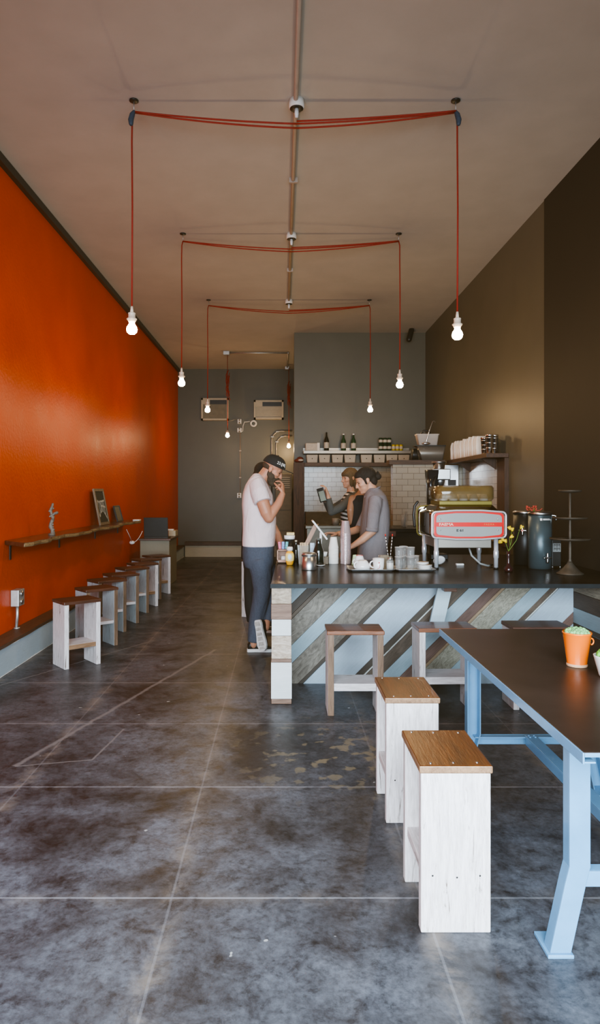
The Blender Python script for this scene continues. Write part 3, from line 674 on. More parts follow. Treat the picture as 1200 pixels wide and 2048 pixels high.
def leaning(name, label, cat, yc, w, h, fw, text=None, xb=-2.31, xt=-2.40, face='slate', rim='frame_wood', grp=None):
    t = thing(name, label, cat, (xb, yc, 1.078)); zt = math.sqrt(h * h - (xt - xb) ** 2)
    up = V((xt - xb, 0, zt)).normalized(); ri = V((0, -1, 0)) * -1; nn = ri.cross(up); nn = nn if nn.x > 0 else -nn
    o = V((xb, yc, 1.079)); P = lambda a, b, c=0: o + ri * a + up * b + nn * c
    def panel(p, a0, a1, b0, b1, c0, c1): p.prism([P(a0, b0, c0), P(a1, b0, c0), P(a1, b1, c0), P(a0, b1, c0)], nn * (c1 - c0))
    p = MB(); panel(p, -w / 2 + fw * .5, w / 2 - fw * .5, fw * .5, h - fw * .5, 0, .012); p.build('board', M[face], t)
    p = MB(); panel(p, -w / 2, -w / 2 + fw, 0, h, 0, .022); panel(p, w / 2 - fw, w / 2, 0, h, 0, .022); panel(p, -w / 2 + fw, w / 2 - fw, 0, fw, 0, .022); panel(p, -w / 2 + fw, w / 2 - fw, h - fw, h, 0, .022)
    p.build('frame', M[rim], t)
    if text: text(P, t)
    return t
def coffee(P, t):
    p = MB(); R = .36
    def fn(q):                                    # tall arched letters
        x = q.x; y = q.y
        return P(x, .235 + y * (1 + .5 * (x / .2) ** 2) - .10 * (x / .2) ** 2 * (1 if y < 0 else .25), .0135 + q.z)
    p.text('COFFEE', .105, None, .0008, lambda q: fn(V((q.x * .95, q.y * 2.1, q.z))))
    p.build('chalk_lettering', M['chalk'], t)
leaning('chalkboard', 'narrow framed chalkboard lettered COFFEE leaning on the orange wall', 'sign', 8.72, .46, .475, .035, coffee)
leaning('picture_frame', 'small plain frame leaning on the orange wall past the chalkboard', 'frame', 9.72, .32, .235, .014, None, -2.35, -2.41, 'grey_wall', 'black')
tag(MB().box(-2.22, -2.12, 10.0, 10.12, 1.0785, 1.096).build('notepad', M['paper'], bevel=.003), 'small white notepad on the far end of the wall bar', 'notepad')
# wall outlet by the ledge
t = thing('outlet_box', 'grey metal double outlet box on a short conduit at the orange wall', 'outlet', (-2.40, 6.1, .262))
MB().box(-2.44, -2.365, 6.03, 6.17, .47, .62).build('housing', M['galv'], t, bevel=.006)
for z in (.51, .58):
    p = MB(); p.lathe((-2.365, 6.1, z), [(.001, 0), (.026, 0), (.026, .008), (.001, .008)], 14, (1, 0, 0)); p.build('socket', M['steel'], t)
MB().tube([(-2.415, 6.1, .262), (-2.405, 6.1, .38), (-2.405, 6.1, .475)], .014, 10).lathe((-2.41, 6.1, .262), [(.001, 0), (.028, 0), (.028, .01), (.001, .012)], 12).build('conduit', M['galv'], t)

# low cabinet at the far end, laptop and charger
t = thing('low_cabinet', 'pale wooden cabinet with dark top at the far end of the orange wall', 'cabinet', (-2.08, 11.2, 0))
MB().box(-2.27, -1.80, 10.75, 11.5, 0, .735).build('carcass', painted('aged_cream_panel', (.25, .215, .15), RAW, 'Z', .34, .6, .25), t, bevel=.006)
MB().box(-2.28, -1.765, 10.66, 11.52, .735, .765).build('top', M['seat_dark'], t, bevel=.004)
p = MB(); p.box(-1.9, -1.78, 11.25, 11.5, .766, .86); tag(p.build('wooden_block', M['cream_board'], bevel=.005), 'pale wooden block on the far cabinet beside the laptop', 'block')
tag(MB().box(-1.94, -1.82, 11.28, 11.36, .861, .885).build('paper_stack', M['paper']), 'small stack of white paper on the pale wooden block', 'paper')
t = thing('laptop', 'open black laptop seen from behind on the far cabinet', 'laptop', (-2.0, 10.85, .766))
MB().box(-2.2, -1.815, 10.72, 10.98, .766, .785).build('keyboard_base', M['black'], t, bevel=.003)
p = MB(); p.prism([(-2.2, 10.72, .786), (-1.815, 10.72, .786), (-1.815, 10.69, 1.10), (-2.2, 10.69, 1.10)], (0, .012, .001)); p.build('screen', M['black'], t, bevel=.003)
t = thing('charger_cord', 'white charger cable and plug hanging on the orange wall by the laptop', 'cable', (-2.35, 10.5, .78))
a = W(253, 1059, 10.2); b = W(264, 1085, 10.55); c = W(285, 1062, 10.64)
MB().tube([a, a.lerp(b, .5) + V((.01, 0, -.01)), b], .005, 6).tube(sag(b, c, .05, 8), .005, 6).build('wire', M['white_plastic'], t)
MB().ell(b, (.045, .03, .03), None, 10, 8).build('plug', M['white_plastic'], t)
# ---------------------------------------------------------------- things on the counter
def cz(px, d): return (px - VX) * d / F
M['clear_plastic'] = plain('frosted_pink_plastic', (.62, .50, .50), .22, .55, .05, 20)
M['pink_wood'] = wood('pale_pine', (.36, .2, .14), (.55, .34, .25), 'X', 3, .6)
M['honey'] = plain('honey', (.75, .36, .03), .15, 0, .1, 10, coat=.4)
M['label_yellow'] = plain('yellow_label', (.72, .55, .2), .5, 0, .1, 30)
M['label_blue'] = plain('pale_blue_label', (.5, .6, .7), .5, 0, .2, 60)
M['tin'] = plain('brushed_tin', (.55, .55, .54), .3, .95, .12, 20)
M['green_cup'] = plain('pale_green_paper', (.55, .72, .42), .7, 0, .05, 10)
M['dark_glass'] = plain('dark_bottle_glass', (.012, .016, .012), .08, 0, .2, 10, coat=.5)
M['green_glass'] = plain('green_bottle_glass', (.015, .06, .025), .08, 0, .2, 10, coat=.5)
M['bottle_label'] = plain('bottle_label', (.5, .44, .36), .6, 0, .12, 40)
M['stick'] = plain('stir_sticks', (.6, .43, .26), .7, 0, .1, 30)
M['sponge'] = plain('cream_sponge', (.66, .52, .25), .8, 0, .1, 40)
M['tray'] = plain('aluminium_tray', (.45, .46, .47), .3, .8, .08, 10)
M['jar_glass'] = plain('bottle_clear_glass', (.5, .5, .46), .06, 0, .2, 30, spec=1, alpha=.2)
# sugar caddy with packets
d = 6.06; xa, xb = cz(554, d), cz(577, d)
t = thing('condiment_caddy', 'pale wooden condiment caddy at the left end of the counter', 'caddy', ((xa + xb) / 2, d + .06, CT))
p = MB(); p.box(xa, xb, d, d + .14, CT, CT + .012); p.box(xa, xa + .01, d, d + .14, CT, CT + .125); p.box(xb - .01, xb, d, d + .14, CT, CT + .125)
p.box(xa, xb, d + .13, d + .14, CT, CT + .125); p.box(xa, xb, d, d + .01, CT, CT + .032); p.box(xa, xb, d, d + .14, CT + .115, CT + .125)
p.build('box', M['pink_wood'], t, bevel=.002)
tag(MB().lathe(((xa + xb) / 2 + .01, d + .06, CT + .0125), [(.001, 0), (.026, 0), (.028, .03), (.024, .05), (.001, .052)], 16).build('sugar_bowl', M['white_ceramic']), 'small white bowl inside the pale wooden caddy', 'bowl')
cols = [((.55, .12, .2), 'pink'), ((.2, .32, .6), 'blue'), ((.1, .4, .42), 'teal')]
for i, (c, nm) in enumerate(cols):
    m = plain(nm + '_packet', c, .5, 0, .5, 60); x = xa + .012 + i * .032
    tag(MB().obox((x + .012, d + .07, CT + .126 + .034), (.026, .05, .066), Matrix.Rotation(.08 * (i - 1), 3, 'Y')).build('sugar_packets', m, bevel=.004), f'bundle of {nm} sugar packets on top of the wooden caddy', 'packets', 'sugar packets on the caddy')
# honey bottle
d = DC(1130); x = cz(579.5, d); s = U(d)
t = thing('honey_bottle', 'honey squeeze bottle with white cap and yellow label on the counter', 'bottle', (x, d, CT))
def sq(prof, n=20, c=(0, 0), k=.62):
    return [[V((x + c[0] + r * math.cos(2 * PI * i / n), d + c[1] + r * k * math.sin(2 * PI * i / n), CT + z)) for i in range(n)] for r, z in prof]
MB().rings(sq([(.022, 0), (.028, .006), (.038, .045), (.0385, .085), (.03, .115), (.018, .124), (.016, .13)])).build('bottle_body', M['honey'], t)
MB().rings(sq([(.033, .034), (.0392, .045), (.0396, .085), (.034, .105)], k=.66), True, False).build('label', M['label_yellow'], t)
MB().rings([[V((x + .017 * math.cos(a), d - .0262, CT + .073 + .024 * math.sin(a))) for a in [2 * PI * i / 18 for i in range(18)]], [V((x + .017 * math.cos(a), d - .0275, CT + .073 + .024 * math.sin(a))) for a in [2 * PI * i / 18 for i in range(18)]]], False).build('label_badge', M['label_blue'], t)
MB().lathe((x, d, CT + .128), [(.001, 0), (.027, 0), (.027, .028), (.022, .034), (.001, .035)], 20).build('cap', M['white_plastic'], t)
# tin canister
d = DC(1141) + .06; x = cz(618, d)
t = thing('tin_canister', 'round brushed metal canister at the front of the counter', 'canister', (x, d, CT))
MB().lathe((x, d, CT), [(.001, 0), (.06, 0), (.061, .004), (.06, .118), (.001, .119)], 32).build('body', M['tin'], t)
MB().lathe((x, d, CT + .117), [(.001, 0), (.063, 0), (.063, .016), (.056, .02), (.054, .026), (.001, .027)], 32).build('lid', M['tin'], t)
# stirrer holder behind it
d = 5.98; x = cz(607, d)
t = thing('stirrer_holder', 'clear plastic bin of wooden stirrers behind the metal canister', 'holder', (x, d, CT))
p = MB()
for a, b in (((-.055, -.04), (.045, -.04)), ((.045, -.04), (.045, .04)), ((.045, .04), (-.055, .04)), ((-.055, .04), (-.055, -.04))):
    k = .75; z0, z1 = CT, CT + .17
    p.prism([(x + a[0] * k, d + a[1] * k, z0), (x + b[0] * k, d + b[1] * k, z0), (x + b[0], d + b[1], z1), (x + a[0], d + a[1], z1)], (0, .002, 0))
p.build('bin', M['jar_glass'], t)
for k in range(16):
    a = V((x + random.uniform(-.03, .02), d + random.uniform(-.02, .02), CT + .01)); b = a + V((random.uniform(-.03, .03), random.uniform(-.015, .015), .185))
    MB().bar(a, b, .006, .0015, V((1, 0, 0))).build('stir_stick', M['stick'], t)
tag(MB().box(cz(620, 6.02), cz(629, 6.02), 6.0, 6.035, CT, CT + .19).build('packet_box', M['label_blue'], bevel=.003), 'pale blue packet standing behind the wooden stirrers', 'packet')
# bottles between till and honey
def bottle(x, d, R, Hh, mats, label, group=None, z=CT, lab=True, neck=.33, cap=None, name='bottle'):
    t = thing(name, label, 'bottle', (x, d, z), 0, group)
    MB().lathe((x, d, z), [(.001, 0), (R * .95, 0), (R, .004), (R, Hh * .52), (R * .9, Hh * .6), (R * neck * 1.15, Hh * .78), (R * neck, Hh * .86), (R * neck, Hh * .99), (.001, Hh)], 22).build('glass_body', M[mats], t)
    if lab: MB().lathe((x, d, z), [(R * 1.015, Hh * .14), (R * 1.02, Hh * .15), (R * 1.02, Hh * .44), (R * 1.015, Hh * .45)], 22, cap=False).build('label', M['bottle_label'], t)
    if cap: MB().lathe((x, d, z + Hh * .93), [(.001, 0), (R * neck * 1.15, 0), (R * neck * 1.15, Hh * .075), (.001, Hh * .08)], 14).build('cap', M[cap], t)
    return t
d = 5.89; bottle(cz(637, d), d, .047, .24, 'dark_glass', 'squat black bottle with clear stopper beside the till', lab=False, neck=.5, cap='jar_glass')
bottle(cz(592, 6.2), 6.2, .03, .2, 'dark_glass', 'slim dark bottle with pale cap behind the honey bottle', lab=False, cap='cream_plastic')
t = thing('lidded_canister', 'dark canister with cream lid near the capped man\'s hand', 'canister', (cz(579, 6.34), 6.34, CT))
MB().lathe((cz(579, 6.34), 6.34, CT), [(.001, 0), (.042, 0), (.046, .2), (.001, .202)], 22).build('body', M['black'], t)
MB().lathe((cz(579, 6.34), 6.34, CT + .202), [(.001, 0), (.05, 0), (.052, .035), (.001, .036)], 22).build('lid', M['white_ceramic'], t)
p = MB().obox((cz(581, 6.34), 6.34, CT + .253), (.075, .05, .026)); tag(p.build('sponge', M['sponge'], bevel=.005), 'cream sponge lying on the dark canister\'s lid', 'sponge')
TB = 6.12
M['stand_wood'] = plain('pinkish_stand', (.52, .33, .25), .55, 0, .06, 10)
d = 6.1
t = thing('tablet_till', 'white tablet till tilted on a pale wedge stand', 'till', (cz(628, d), d, CT))
a, b = W(606, 1092, d), W(626.5, 1050, d); c1 = W(626, 1040, d); c2 = W(655, 1077, d)
p = MB(); sl = (b - a).normalized(); p.prism([a + V((0, -.03, 0)), b + V((0, -.03, 0)), b + V((.045, -.0, 0)), a + V((.045, 0, 0))], (.012, .13, .004)); p.build('stand_panel', M['stand_wood'], t, bevel=.002)
nn = V((-(c2 - c1).z, 0, (c2 - c1).x)).normalized()
p = MB(); p.prism([c1 + V((0, -.06, 0)), c2 + V((0, -.06, 0)), c2 + V((0, .12, 0)), c1 + V((0, .12, 0))], nn * -.016); p.build('tablet', M['white_plastic'], t, bevel=.003)
p = MB(); e = (c2 - c1).normalized(); p.prism([c1 + e * .02 + V((0, -.045, 0)) + nn * .0003, c2 - e * .02 + V((0, -.045, 0)) + nn * .0003, c2 - e * .02 + V((0, .105, 0)) + nn * .0003, c1 + e * .02 + V((0, .105, 0)) + nn * .0003], nn * .001); p.build('screen', M['black_gloss'], t)
MB().bar(c1.lerp(c2, .55) + V((0, .04, -.02)), V((cz(640, d), d + .04, CT + .012)), .02, .06).build('stem', M['white_plastic'], t)
MB().box(cz(622, d), cz(656, d), d - .03, d + .12, CT, CT + .014).build('base', M['stand_wood'], t, bevel=.003)
# wooden box, ramekin, saucer
d = 6.03; xa, xb = cz(640.5, d), cz(656, d)
t = thing('wooden_box', 'small wooden box behind the saucer, left of the paper cup stack', 'box', ((xa + xb) / 2, d, CT))
p = MB(); p.box(xa, xb, d - .035, d + .035, CT, CT + .06); p.build('box_body', M['frame_wood'], t, bevel=.003)
MB().box(xa - .002, xb + .002, d - .037, d + .037, CT + .061, CT + .067).build('lid', M['frame_wood'], t)
tag(MB().lathe(((xa + xb) / 2, d, CT + .068), [(.001, 0), (.022, 0), (.03, .04), (.027, .04), (.02, .006), (.001, .006)], 18).build('ramekin', M['white_ceramic']), 'white ramekin on the small wooden box', 'ramekin')
d = DC(1132); tag(MB().lathe((cz(641, d), d, CT), [(.001, 0), (.022, 0), (.042, .01), (.042, .013), (.02, .006), (.001, .005)], 22).build('saucer', M['white_ceramic']), 'single white saucer lying on the counter by the canister', 'saucer')
# stacks of takeaway cups, upside down
def cup_proto(name, label, cat, x, d, r0, r1, h, m, group, z=CT):
    t = thing(name, label, cat, (x, d, z), 0, group)
    MB().lathe((0, 0, 0), [(r0 * 1.015, 0), (r0 * 1.025, .003), (r0 * 1.0, .005), (r1, h - .004), (r1 * .96, h), (r1 * .9, h - .002), (r1 * .9, h - .006), (.001, h - .006)], 22, cap=False).build('cup_wall', m, t, local=True)
    return t
d = DC(1127); x = cz(667, d); gap = .0118
c0 = cup_proto('paper_cup', 'white paper cup in the short upturned stack on the counter', 'cup', x, d, .044, .029, .098, M['paper'], 'white paper cup stack')
for k in range(1, 13): dup(c0, (x + random.uniform(-.0008, .0008), d, CT + k * gap))
x = cz(691, d); c0 = cup_proto('plastic_cup', 'clear plastic cup in the tall glossy stack on the counter', 'cup', x, d, .048, .034, .118, M['clear_plastic'], 'tall clear cup stack')
for k in range(1, 25): dup(c0, (x + .0007 * math.sin(k), d, CT + k * .0112))
d = 5.98; cup_proto('green_cup', 'single pale green paper cup upside down behind the mugs', 'cup', cz(711, d), d, .034, .024, .085, M['green_cup'], None)
# trays
def tray(px0, px1, label):
    d0, d1 = 5.42, 5.72; xa, xb = px0, px1
    p = MB(); R = []
    for inset, z in ((.028, 0), (.0, .016), (-.006, .018), (-.008, .016), (.022, -.0025 + .0025), ):
        R.append((inset, z))
    def rr(i, z):
        pts = []; r = .03
        for cx, cy, a0 in ((xb - r, d1 - r, 0), (xa + r, d1 - r, PI / 2), (xa + r, d0 + r, PI), (xb - r, d0 + r, 1.5 * PI)):
            for k in range(5):
                a = a0 + PI / 2 * k / 4; pts.append(V((cx + (r - i) * math.cos(a), cy + (r - i) * math.sin(a), CT + z)))
        return pts
    p.rings([rr(.026, .0005), rr(.002, .017), rr(-.004, .019), rr(-.004, .016), rr(.0, .014)], True, False)
    pts = rr(.026, .0005); p.prism(pts, (0, 0, .0022))
    return tag(p.build('metal_tray', M['tray']), label, 'tray', 'metal trays on the counter')
tray(cz(699, 5.42), cz(791, 5.42), 'left metal tray holding the white mugs and glass jar')
tray(cz(793, 5.42), cz(873, 5.42), 'right metal tray holding tumblers and saucers')
TZ = CT + .003
def mug(c, label, up=True, hand=PI, red=None, sc=1, hh=None):
    t = thing('mug', label, 'mug', c, 0, 'white mugs on the tray'); r0, r1, h = .036 * sc, .045 * sc, hh or .092 * sc
    if not up: r1 = .058 * sc
    if up: prof = [(.001, 0), (r0 * .95, 0), (r0, .004), (r0 * 1.12, h * .3), (r1 * .98, h), (r1 * .92, h), (r0, .01), (.001, .008)]
    else: prof = [(r1 * .9, .002), (r1, 0), (r1 * .96, h * .5), (r0 * .98, h * .92), (r0 * .8, h), (r0 * .74, h - .004), (.001, h - .005)]
    MB().lathe(c, prof, 28).build('cup_body', M['white_ceramic'], t)
    hx, hy = math.cos(hand), math.sin(hand); zc = c[2] + h * .5; pts = []
    for k in range(11):
        a = -PI / 2 + PI * k / 10; q = r0 * 1.08 + .03 * sc * math.cos(a) - .004
        pts.append((c[0] + hx * q, c[1] + hy * q, zc + .026 * sc * math.sin(a)))
    MB().tube(pts, .0055 * sc, 8).build('handle', M['white_ceramic'], t)
    if red == 'rim': MB().lathe(c, [(r0 * .93 + .001, h - .0025), (r0 * .86 + .001, h + .0006), (r0 * .78, h + .0004)], 28, cap=False).build('red_rim', M['red'], t)
    if red == 'line':
        MB().tube([(c[0] + (r0 * 1.02 + .001) * math.cos(a), c[1] + (r0 * 1.02 + .001) * math.sin(a), c[2] + h * .8) for a in [PI + PI * .15 + PI * .7 * k / 12 for k in range(13)]], .0014, 5).build('red_line', M['red'], t)
    if red == 'emblem':
        P = lambda u, v: V((c[0] + (r1 * 1.005) * math.sin(u / r1), c[1] - (r1 * 1.005) * math.cos(u / r1), c[2] + h * .5 + v))
        MB().tube([P(-.018 + .0 * k, 0) if False else P(-.011 + .016 * math.sin(a), -.010 + .020 * math.cos(a)) for k, a in enumerate([PI * .3 + PI * .8 * j / 12 for j in range(13)])], .0017, 6).ell(P(-.002, .017), (.0048, .003, .0048), None, 10, 6).build('red_emblem', M['red'], t)
    return t
dm = 5.512
mug((cz(725, 5.528), 5.528, TZ), 'upside-down white mug with red line at the front of the tray', False, PI * 1.08, 'line', sc=1.12, hh=.082)
mug((cz(719, 5.642), 5.642, TZ), 'upside-down white mug with red rim behind the front mug', False, PI * .98, 'rim', sc=.86, hh=.112)
mug((cz(757, 5.50), 5.50, TZ), 'upright white mug with red hook-and-dot emblem on the tray', True, PI, 'emblem', sc=1.08)
# glass jar, straws and small box on the tray
t = thing('glass_jar', 'glass jar with white filling beside the emblem mug', 'jar', (cz(781, 5.49), 5.49, TZ))
xj = cz(780, 5.49)
MB().lathe((xj, 5.49, TZ), [(.001, 0), (.03, 0), (.031, .004), (.031, .075), (.024, .088), (.022, .088), (.029, .072), (.029, .006), (.001, .006)], 20).build('jar_wall', M['jar_glass'], t)
MB().lathe((xj, 5.49, TZ + .007), [(.001, 0), (.0275, 0), (.0275, .055), (.001, .056)], 16).build('filling', M['paper'], t)
MB().lathe((xj, 5.49, TZ + .086), [(.001, 0), (.024, 0), (.022, .018), (.001, .02)], 16).build('lid', M['tin'], t)
tag(MB().obox((cz(767, 5.62), 5.62, TZ + .058), (.075, .06, .115), Matrix.Rotation(.2, 3, 'Z')).build('clear_box', plain('amber_clear_box', (.33, .26, .18), .15, 0, .2, 20, coat=.4, alpha=.6), bevel=.004), 'amber plastic box behind the glass jar on the tray', 'box')
st = plain('striped_straw', (.7, .62, .55), .6, 0, .05, 20)
def straw(pa, pb, label):
    t = thing('striped_straw', label, 'straw', tuple(pa), 0, 'striped straws'); pa, pb = V(pa), V(pb)
    MB().tube([pa, pb], .0034, 8).build('tube', st, t)
    p = MB(); dv = (pb - pa)
    for k in range(9): p.tube([pa + dv * ((k + .1) / 9), pa + dv * ((k + .5) / 9)], .0037, 8)
    p.build('dark_stripes', M['black'], t)
    MB().tube([pb - dv * .07, pb], .0048, 8).build('red_tip', M['red'], t)
t = thing('straw_glass', 'slim glass holding two striped straws on the tray', 'glass', (cz(777, 5.58), 5.585, TZ))
MB().lathe((cz(779, 5.66), 5.66, TZ), [(.001, 0), (.02, 0), (.024, .1), (.022, .1), (.018, .004), (.001, .004)], 16).build('glass_wall', M['jar_glass'], t)
straw(W(778, 1126, 5.66), W(770.5, 1068, 5.66), 'left striped straw with red tip in the slim glass')
straw(W(779.5, 1126, 5.66), W(785, 1068, 5.66), 'right striped straw with red tip in the slim glass')
# tumblers
def tumbler(x, d, z, label):
    t = thing('tumbler', label, 'glass', (x, d, z), 0, 'clear tumblers on the tray'); n = 20
    R = lambda r, zz, f: [V(((r * (1 + f * (i % 2))) * math.cos(2 * PI * i / n), (r * (1 + f * (i % 2))) * math.sin(2 * PI * i / n), zz)) for i in range(n)]
    MB().rings([R(.026, 0, 0), R(.0285, .003, .04), R(.033, .06, .05), R(.034, .075, 0), R(.036, .112, 0), R(.0335, .112, 0), R(.031, .06, 0), R(.026, .012, 0)], True, True).build('glass_wall', M['glass'], t, local=True)
    MB().tube([(.0348 * math.cos(a), .0348 * math.sin(a), .1125) for a in [2 * PI * i / 24 for i in range(24)]], .0011, 5, close=True).build('rim', M['white_plastic'], t, local=True)  # white ring painted in for the glints on the glass rim
    return t
tb = None
for (px, d, z, lb) in ((798, 5.50, 0, 'front left clear tumbler on the right tray'), (821, 5.49, 0, 'front right clear tumbler on the right tray'), (807, 5.585, 0, 'middle clear tumbler behind the front left one'), (830, 5.58, 0, 'rear right clear tumbler on the right tray'),
                       (807, 5.66, 0, 'rear left clear tumbler on the right tray'), (798, 5.50, .078, 'clear tumbler nested in the front left one'), (821, 5.49, .078, 'clear tumbler nested in the front right one'), (807, 5.585, .078, 'clear tumbler nested in the middle one')):
    c = (cz(px, d), d, TZ + z)
    if tb is None: tb = tumbler(*c, lb)
    else: dup(tb, c, px * .37, lb)
# saucers
def plate(x, d, z, r, label, R=None, grp='saucers stacked on the right tray'):
    p = MB(); p.lathe((0, 0, 0), [(.001, 0), (r * .55, 0), (r, .011), (r, .014), (r * .55, .005), (.001, .005)], 30)
    p.v = [(R @ v if R else v) + V((x, d, z)) for v in p.v]
    return tag(p.build('saucer', M['white_ceramic']), label, 'saucer', grp)
for k in range(4): plate(cz(849, 5.545), 5.545, TZ + k * .0095, .062, ('lowest', 'second lowest', 'third', 'top')[k] + ' large white saucer in the stack on the tray')
plate(cz(845, 5.55), 5.55, TZ + .042, .052, 'small white saucer on top of the saucer stack')
plate(cz(845, 5.55), 5.55, TZ + .0515, .052, 'topmost small white saucer on the saucer stack')
plate(cz(879, 5.85), 5.85, CT + .0405, .052, 'white saucer leaning by the espresso machine leg', Matrix.Rotation(-.95, 3, 'X') @ Matrix.Rotation(0, 3, 'Z'), None)

# ---------------------------------------------------------------- espresso machine
M['mirror_steel'] = plain('mirror_steel', (.42, .36, .30), .1, 1, .05, 4)
M['bright_chrome'] = plain('bright_chrome', (.62, .62, .64), .22, .45, .03, 5)
M['panel_grey'] = plain('panel_grey', (.27, .27, .255), .45, .1, .04, 6)
M['red_glow'] = plain('lit_red_acrylic', (.5, .004, .004), .35, emit=((1, .0, .0), .16))
M['amber_glass'] = plain('amber_cup_rail', (.16, .105, .035), .08, 0, .25, 8, alpha=.55, spec=.8, coat=.5)
M['brass'] = plain('brass_band', (.17, .135, .02), .4, .3, .08, 8)
ya, yb = 5.60, 6.15; xa, xb = cz(864, ya), cz(1012, ya); zb, zt = W(0, 1078.5, ya).z, W(0, 1021, ya).z
t = thing('espresso_machine', 'chrome espresso machine with red lit end panel on the counter', 'coffee machine', ((xa + xb) / 2, (ya + yb) / 2, CT))
xm, zm = (xa + xb) / 2, (zb + zt) / 2; hw, hh = (xb - xa) / 2, (zt - zb) / 2
def hexr(k, y, dz=0, dx=0, n=6):
    a, b = hw * k[0] , hh * k[1]; r = min(a, b) * .28; pts = []
    for cx, cz_, a0 in ((a - r, b * .9 - r, 0), (-a + r, b * .9 - r, PI / 2), (-a + r, -b * .9 + r, PI), (a - r, -b * .9 + r, 1.5 * PI)):
        for i in range(n + 1):
            q = a0 + PI / 2 * i / n; pts.append(V((xm + cx + r * math.cos(q) + dx, y, zm + cz_ + r * math.sin(q) + dz)))
        if a0 == 0: pts.append(V((xm + a * .35 + dx, y, zm + b + dz))); pts.append(V((xm - a * .35 + dx, y, zm + b + dz)))
        if a0 == PI: pts.append(V((xm - a * .35 + dx, y, zm - b + dz))); pts.append(V((xm + a * .35 + dx, y, zm - b + dz)))
    return pts
MB().rings([hexr((1, 1), ya + .01), hexr((1.01, 1.06), ya + .1, .006), hexr((1.01, 1.06), yb - .06, .006), hexr((1, 1), yb)], True).build('body_shell', M['mirror_steel'], t)
MB().tube(hexr((1, 1), ya), .0085, 8, close=True).build('front_rim', M['bright_chrome'], t)
MB().tube(hexr((1.04, 1.25), yb + .01, .01), .006, 8, close=True).build('rear_rim', M['brass'], t)  # chrome rim; the brass colour stands in for gold light on it
MB().rings([hexr((1.02, 1.2), yb - .01, .01), hexr((1.02, 1.2), yb + .01, .01)], False).build('rear_panel', M['mirror_steel'], t)
MB().rings([hexr((.945, .925), ya + .002), hexr((.945, .925), ya + .011)], False).build('red_panel', M['red_glow'], t)
def rpan(k, y): 
    a, b = hw * k[0], hh * k[1]; r = b * .3; pts = []
    for cx, cz_, a0 in ((a - r, b * .86 - r, 0), (-a + r, b * .86 - r, PI / 2), (-a + r, -b * .86 + r, PI), (a - r, -b * .86 + r, 1.5 * PI)):
        for i in range(6):
            q = a0 + PI / 2 * i / 5; pts.append(V((xm + cx + r * math.cos(q), y, zm + cz_ + r * math.sin(q))))
        if a0 == 0: pts += [V((xm + a * .4, y, zm + b)), V((xm - a * .4, y, zm + b))]
        if a0 == PI: pts += [V((xm - a * .4, y, zm - b)), V((xm + a * .4, y, zm - b))]
    return pts
pn = MB().rings([rpan((.885, .82), ya - .004), rpan((.885, .82), ya + .002)], False).build('grey_plate', M['panel_grey'], t)
zs = W(0, 1049, ya).z
MB().box(xm - hw * .93, xm + hw * .93, ya - .0055, ya - .0035, zs - .018, zs + .018).build('red_stripe', M['red_glow'], pn)
MX = lambda x, z, y=ya - .0062: Matrix.Translation((x, y, z)) @ Matrix.Rotation(PI / 2, 4, 'X')
M['pale_letter'] = plain('pale_lettering', (.85, .5, .4), .5); M['gold_letter'] = plain('gold_lettering', (.55, .3, .08), .4)
MB().text('FAEMA', .030, MX(W(892, 0, ya).x, zs) @ Matrix.Scale(1.3, 4, (1, 0, 0)), .0008, bold=.0008).build('maker_lettering', M['pale_letter'], pn)
MB().text('F A E M A', .02, MX(W(978, 0, ya).x, zs), .0008).build('gold_lettering', M['gold_letter'], pn)
MB().text('E 61', .027, MX(W(920, 0, ya).x, W(0, 1061, ya).z, ya - .0046) @ Matrix.Scale(1.3, 4, (1, 0, 0)), .0008, bold=.0012).build('model_lettering', M['black'], pn)
for px in (880, 995):
    for pyy in (1038.5, 1060): 
        q = W(px, pyy, ya); MB().lathe((q.x, ya - .004, q.z), [(.001, 0), (.007, 0), (.005, .004), (.001, .005)], 12, (0, -1, 0)).build('panel_screw', M['chrome'], pn)
# sloping hood, brass band and amber cup rail with cups
x2, x3 = cz(878, 5.75), cz(983, 5.75); z2 = W(0, 1005, 5.75).z
R = lambda x0, x1, y0, y1, z: [V((x0, y0, z)), V((x1, y0, z)), V((x1, y1, z)), V((x0, y1, z))]
MB().rings([R(xa + .02, xb - .02, ya + .03, yb - .03, zt - .03), R(x2 - .01, x3 + .01, 5.74, yb - .06, z2 - .02)], False).build('hood', M['mirror_steel'], t, bevel=.012)
MB().box(x2, x3, 5.735, yb - .07, z2 - .02, z2 + .012).build('brass_band', M['brass'], t, bevel=.003)
x4, x5 = cz(872, 5.75), cz(990, 5.75); z4, z5 = z2 + .013, W(0, 971, 5.75).z
def rrect(x0, x1, y0, y1, z, r, i=0):
    pts = []
    for cx, cy, a0 in ((x1 - r, y1 - r, 0), (x0 + r, y1 - r, PI / 2), (x0 + r, y0 + r, PI), (x1 - r, y0 + r, 1.5 * PI)):
        for k in range(6): a = a0 + PI / 2 * k / 5; pts.append(V((cx + (r - i) * math.cos(a), cy + (r - i) * math.sin(a), z)))
    return pts
p = MB(); Y0, Y1 = 5.72, yb - .05
p.rings([rrect(x4, x5, Y0, Y1, z4, .07, .02), rrect(x4, x5, Y0, Y1, z4 + .02, .07, 0), rrect(x4, x5, Y0, Y1, z5 - .02, .07, 0), rrect(x4, x5, Y0, Y1, z5, .07, .018), rrect(x4, x5, Y0, Y1, z5 - .004, .07, .024), rrect(x4, x5, Y0, Y1, z5 - .02, .07, .006), rrect(x4, x5, Y0, Y1, z4 + .02, .07, .006)], True, False)
p.build('cup_rail', M['amber_glass'], t)
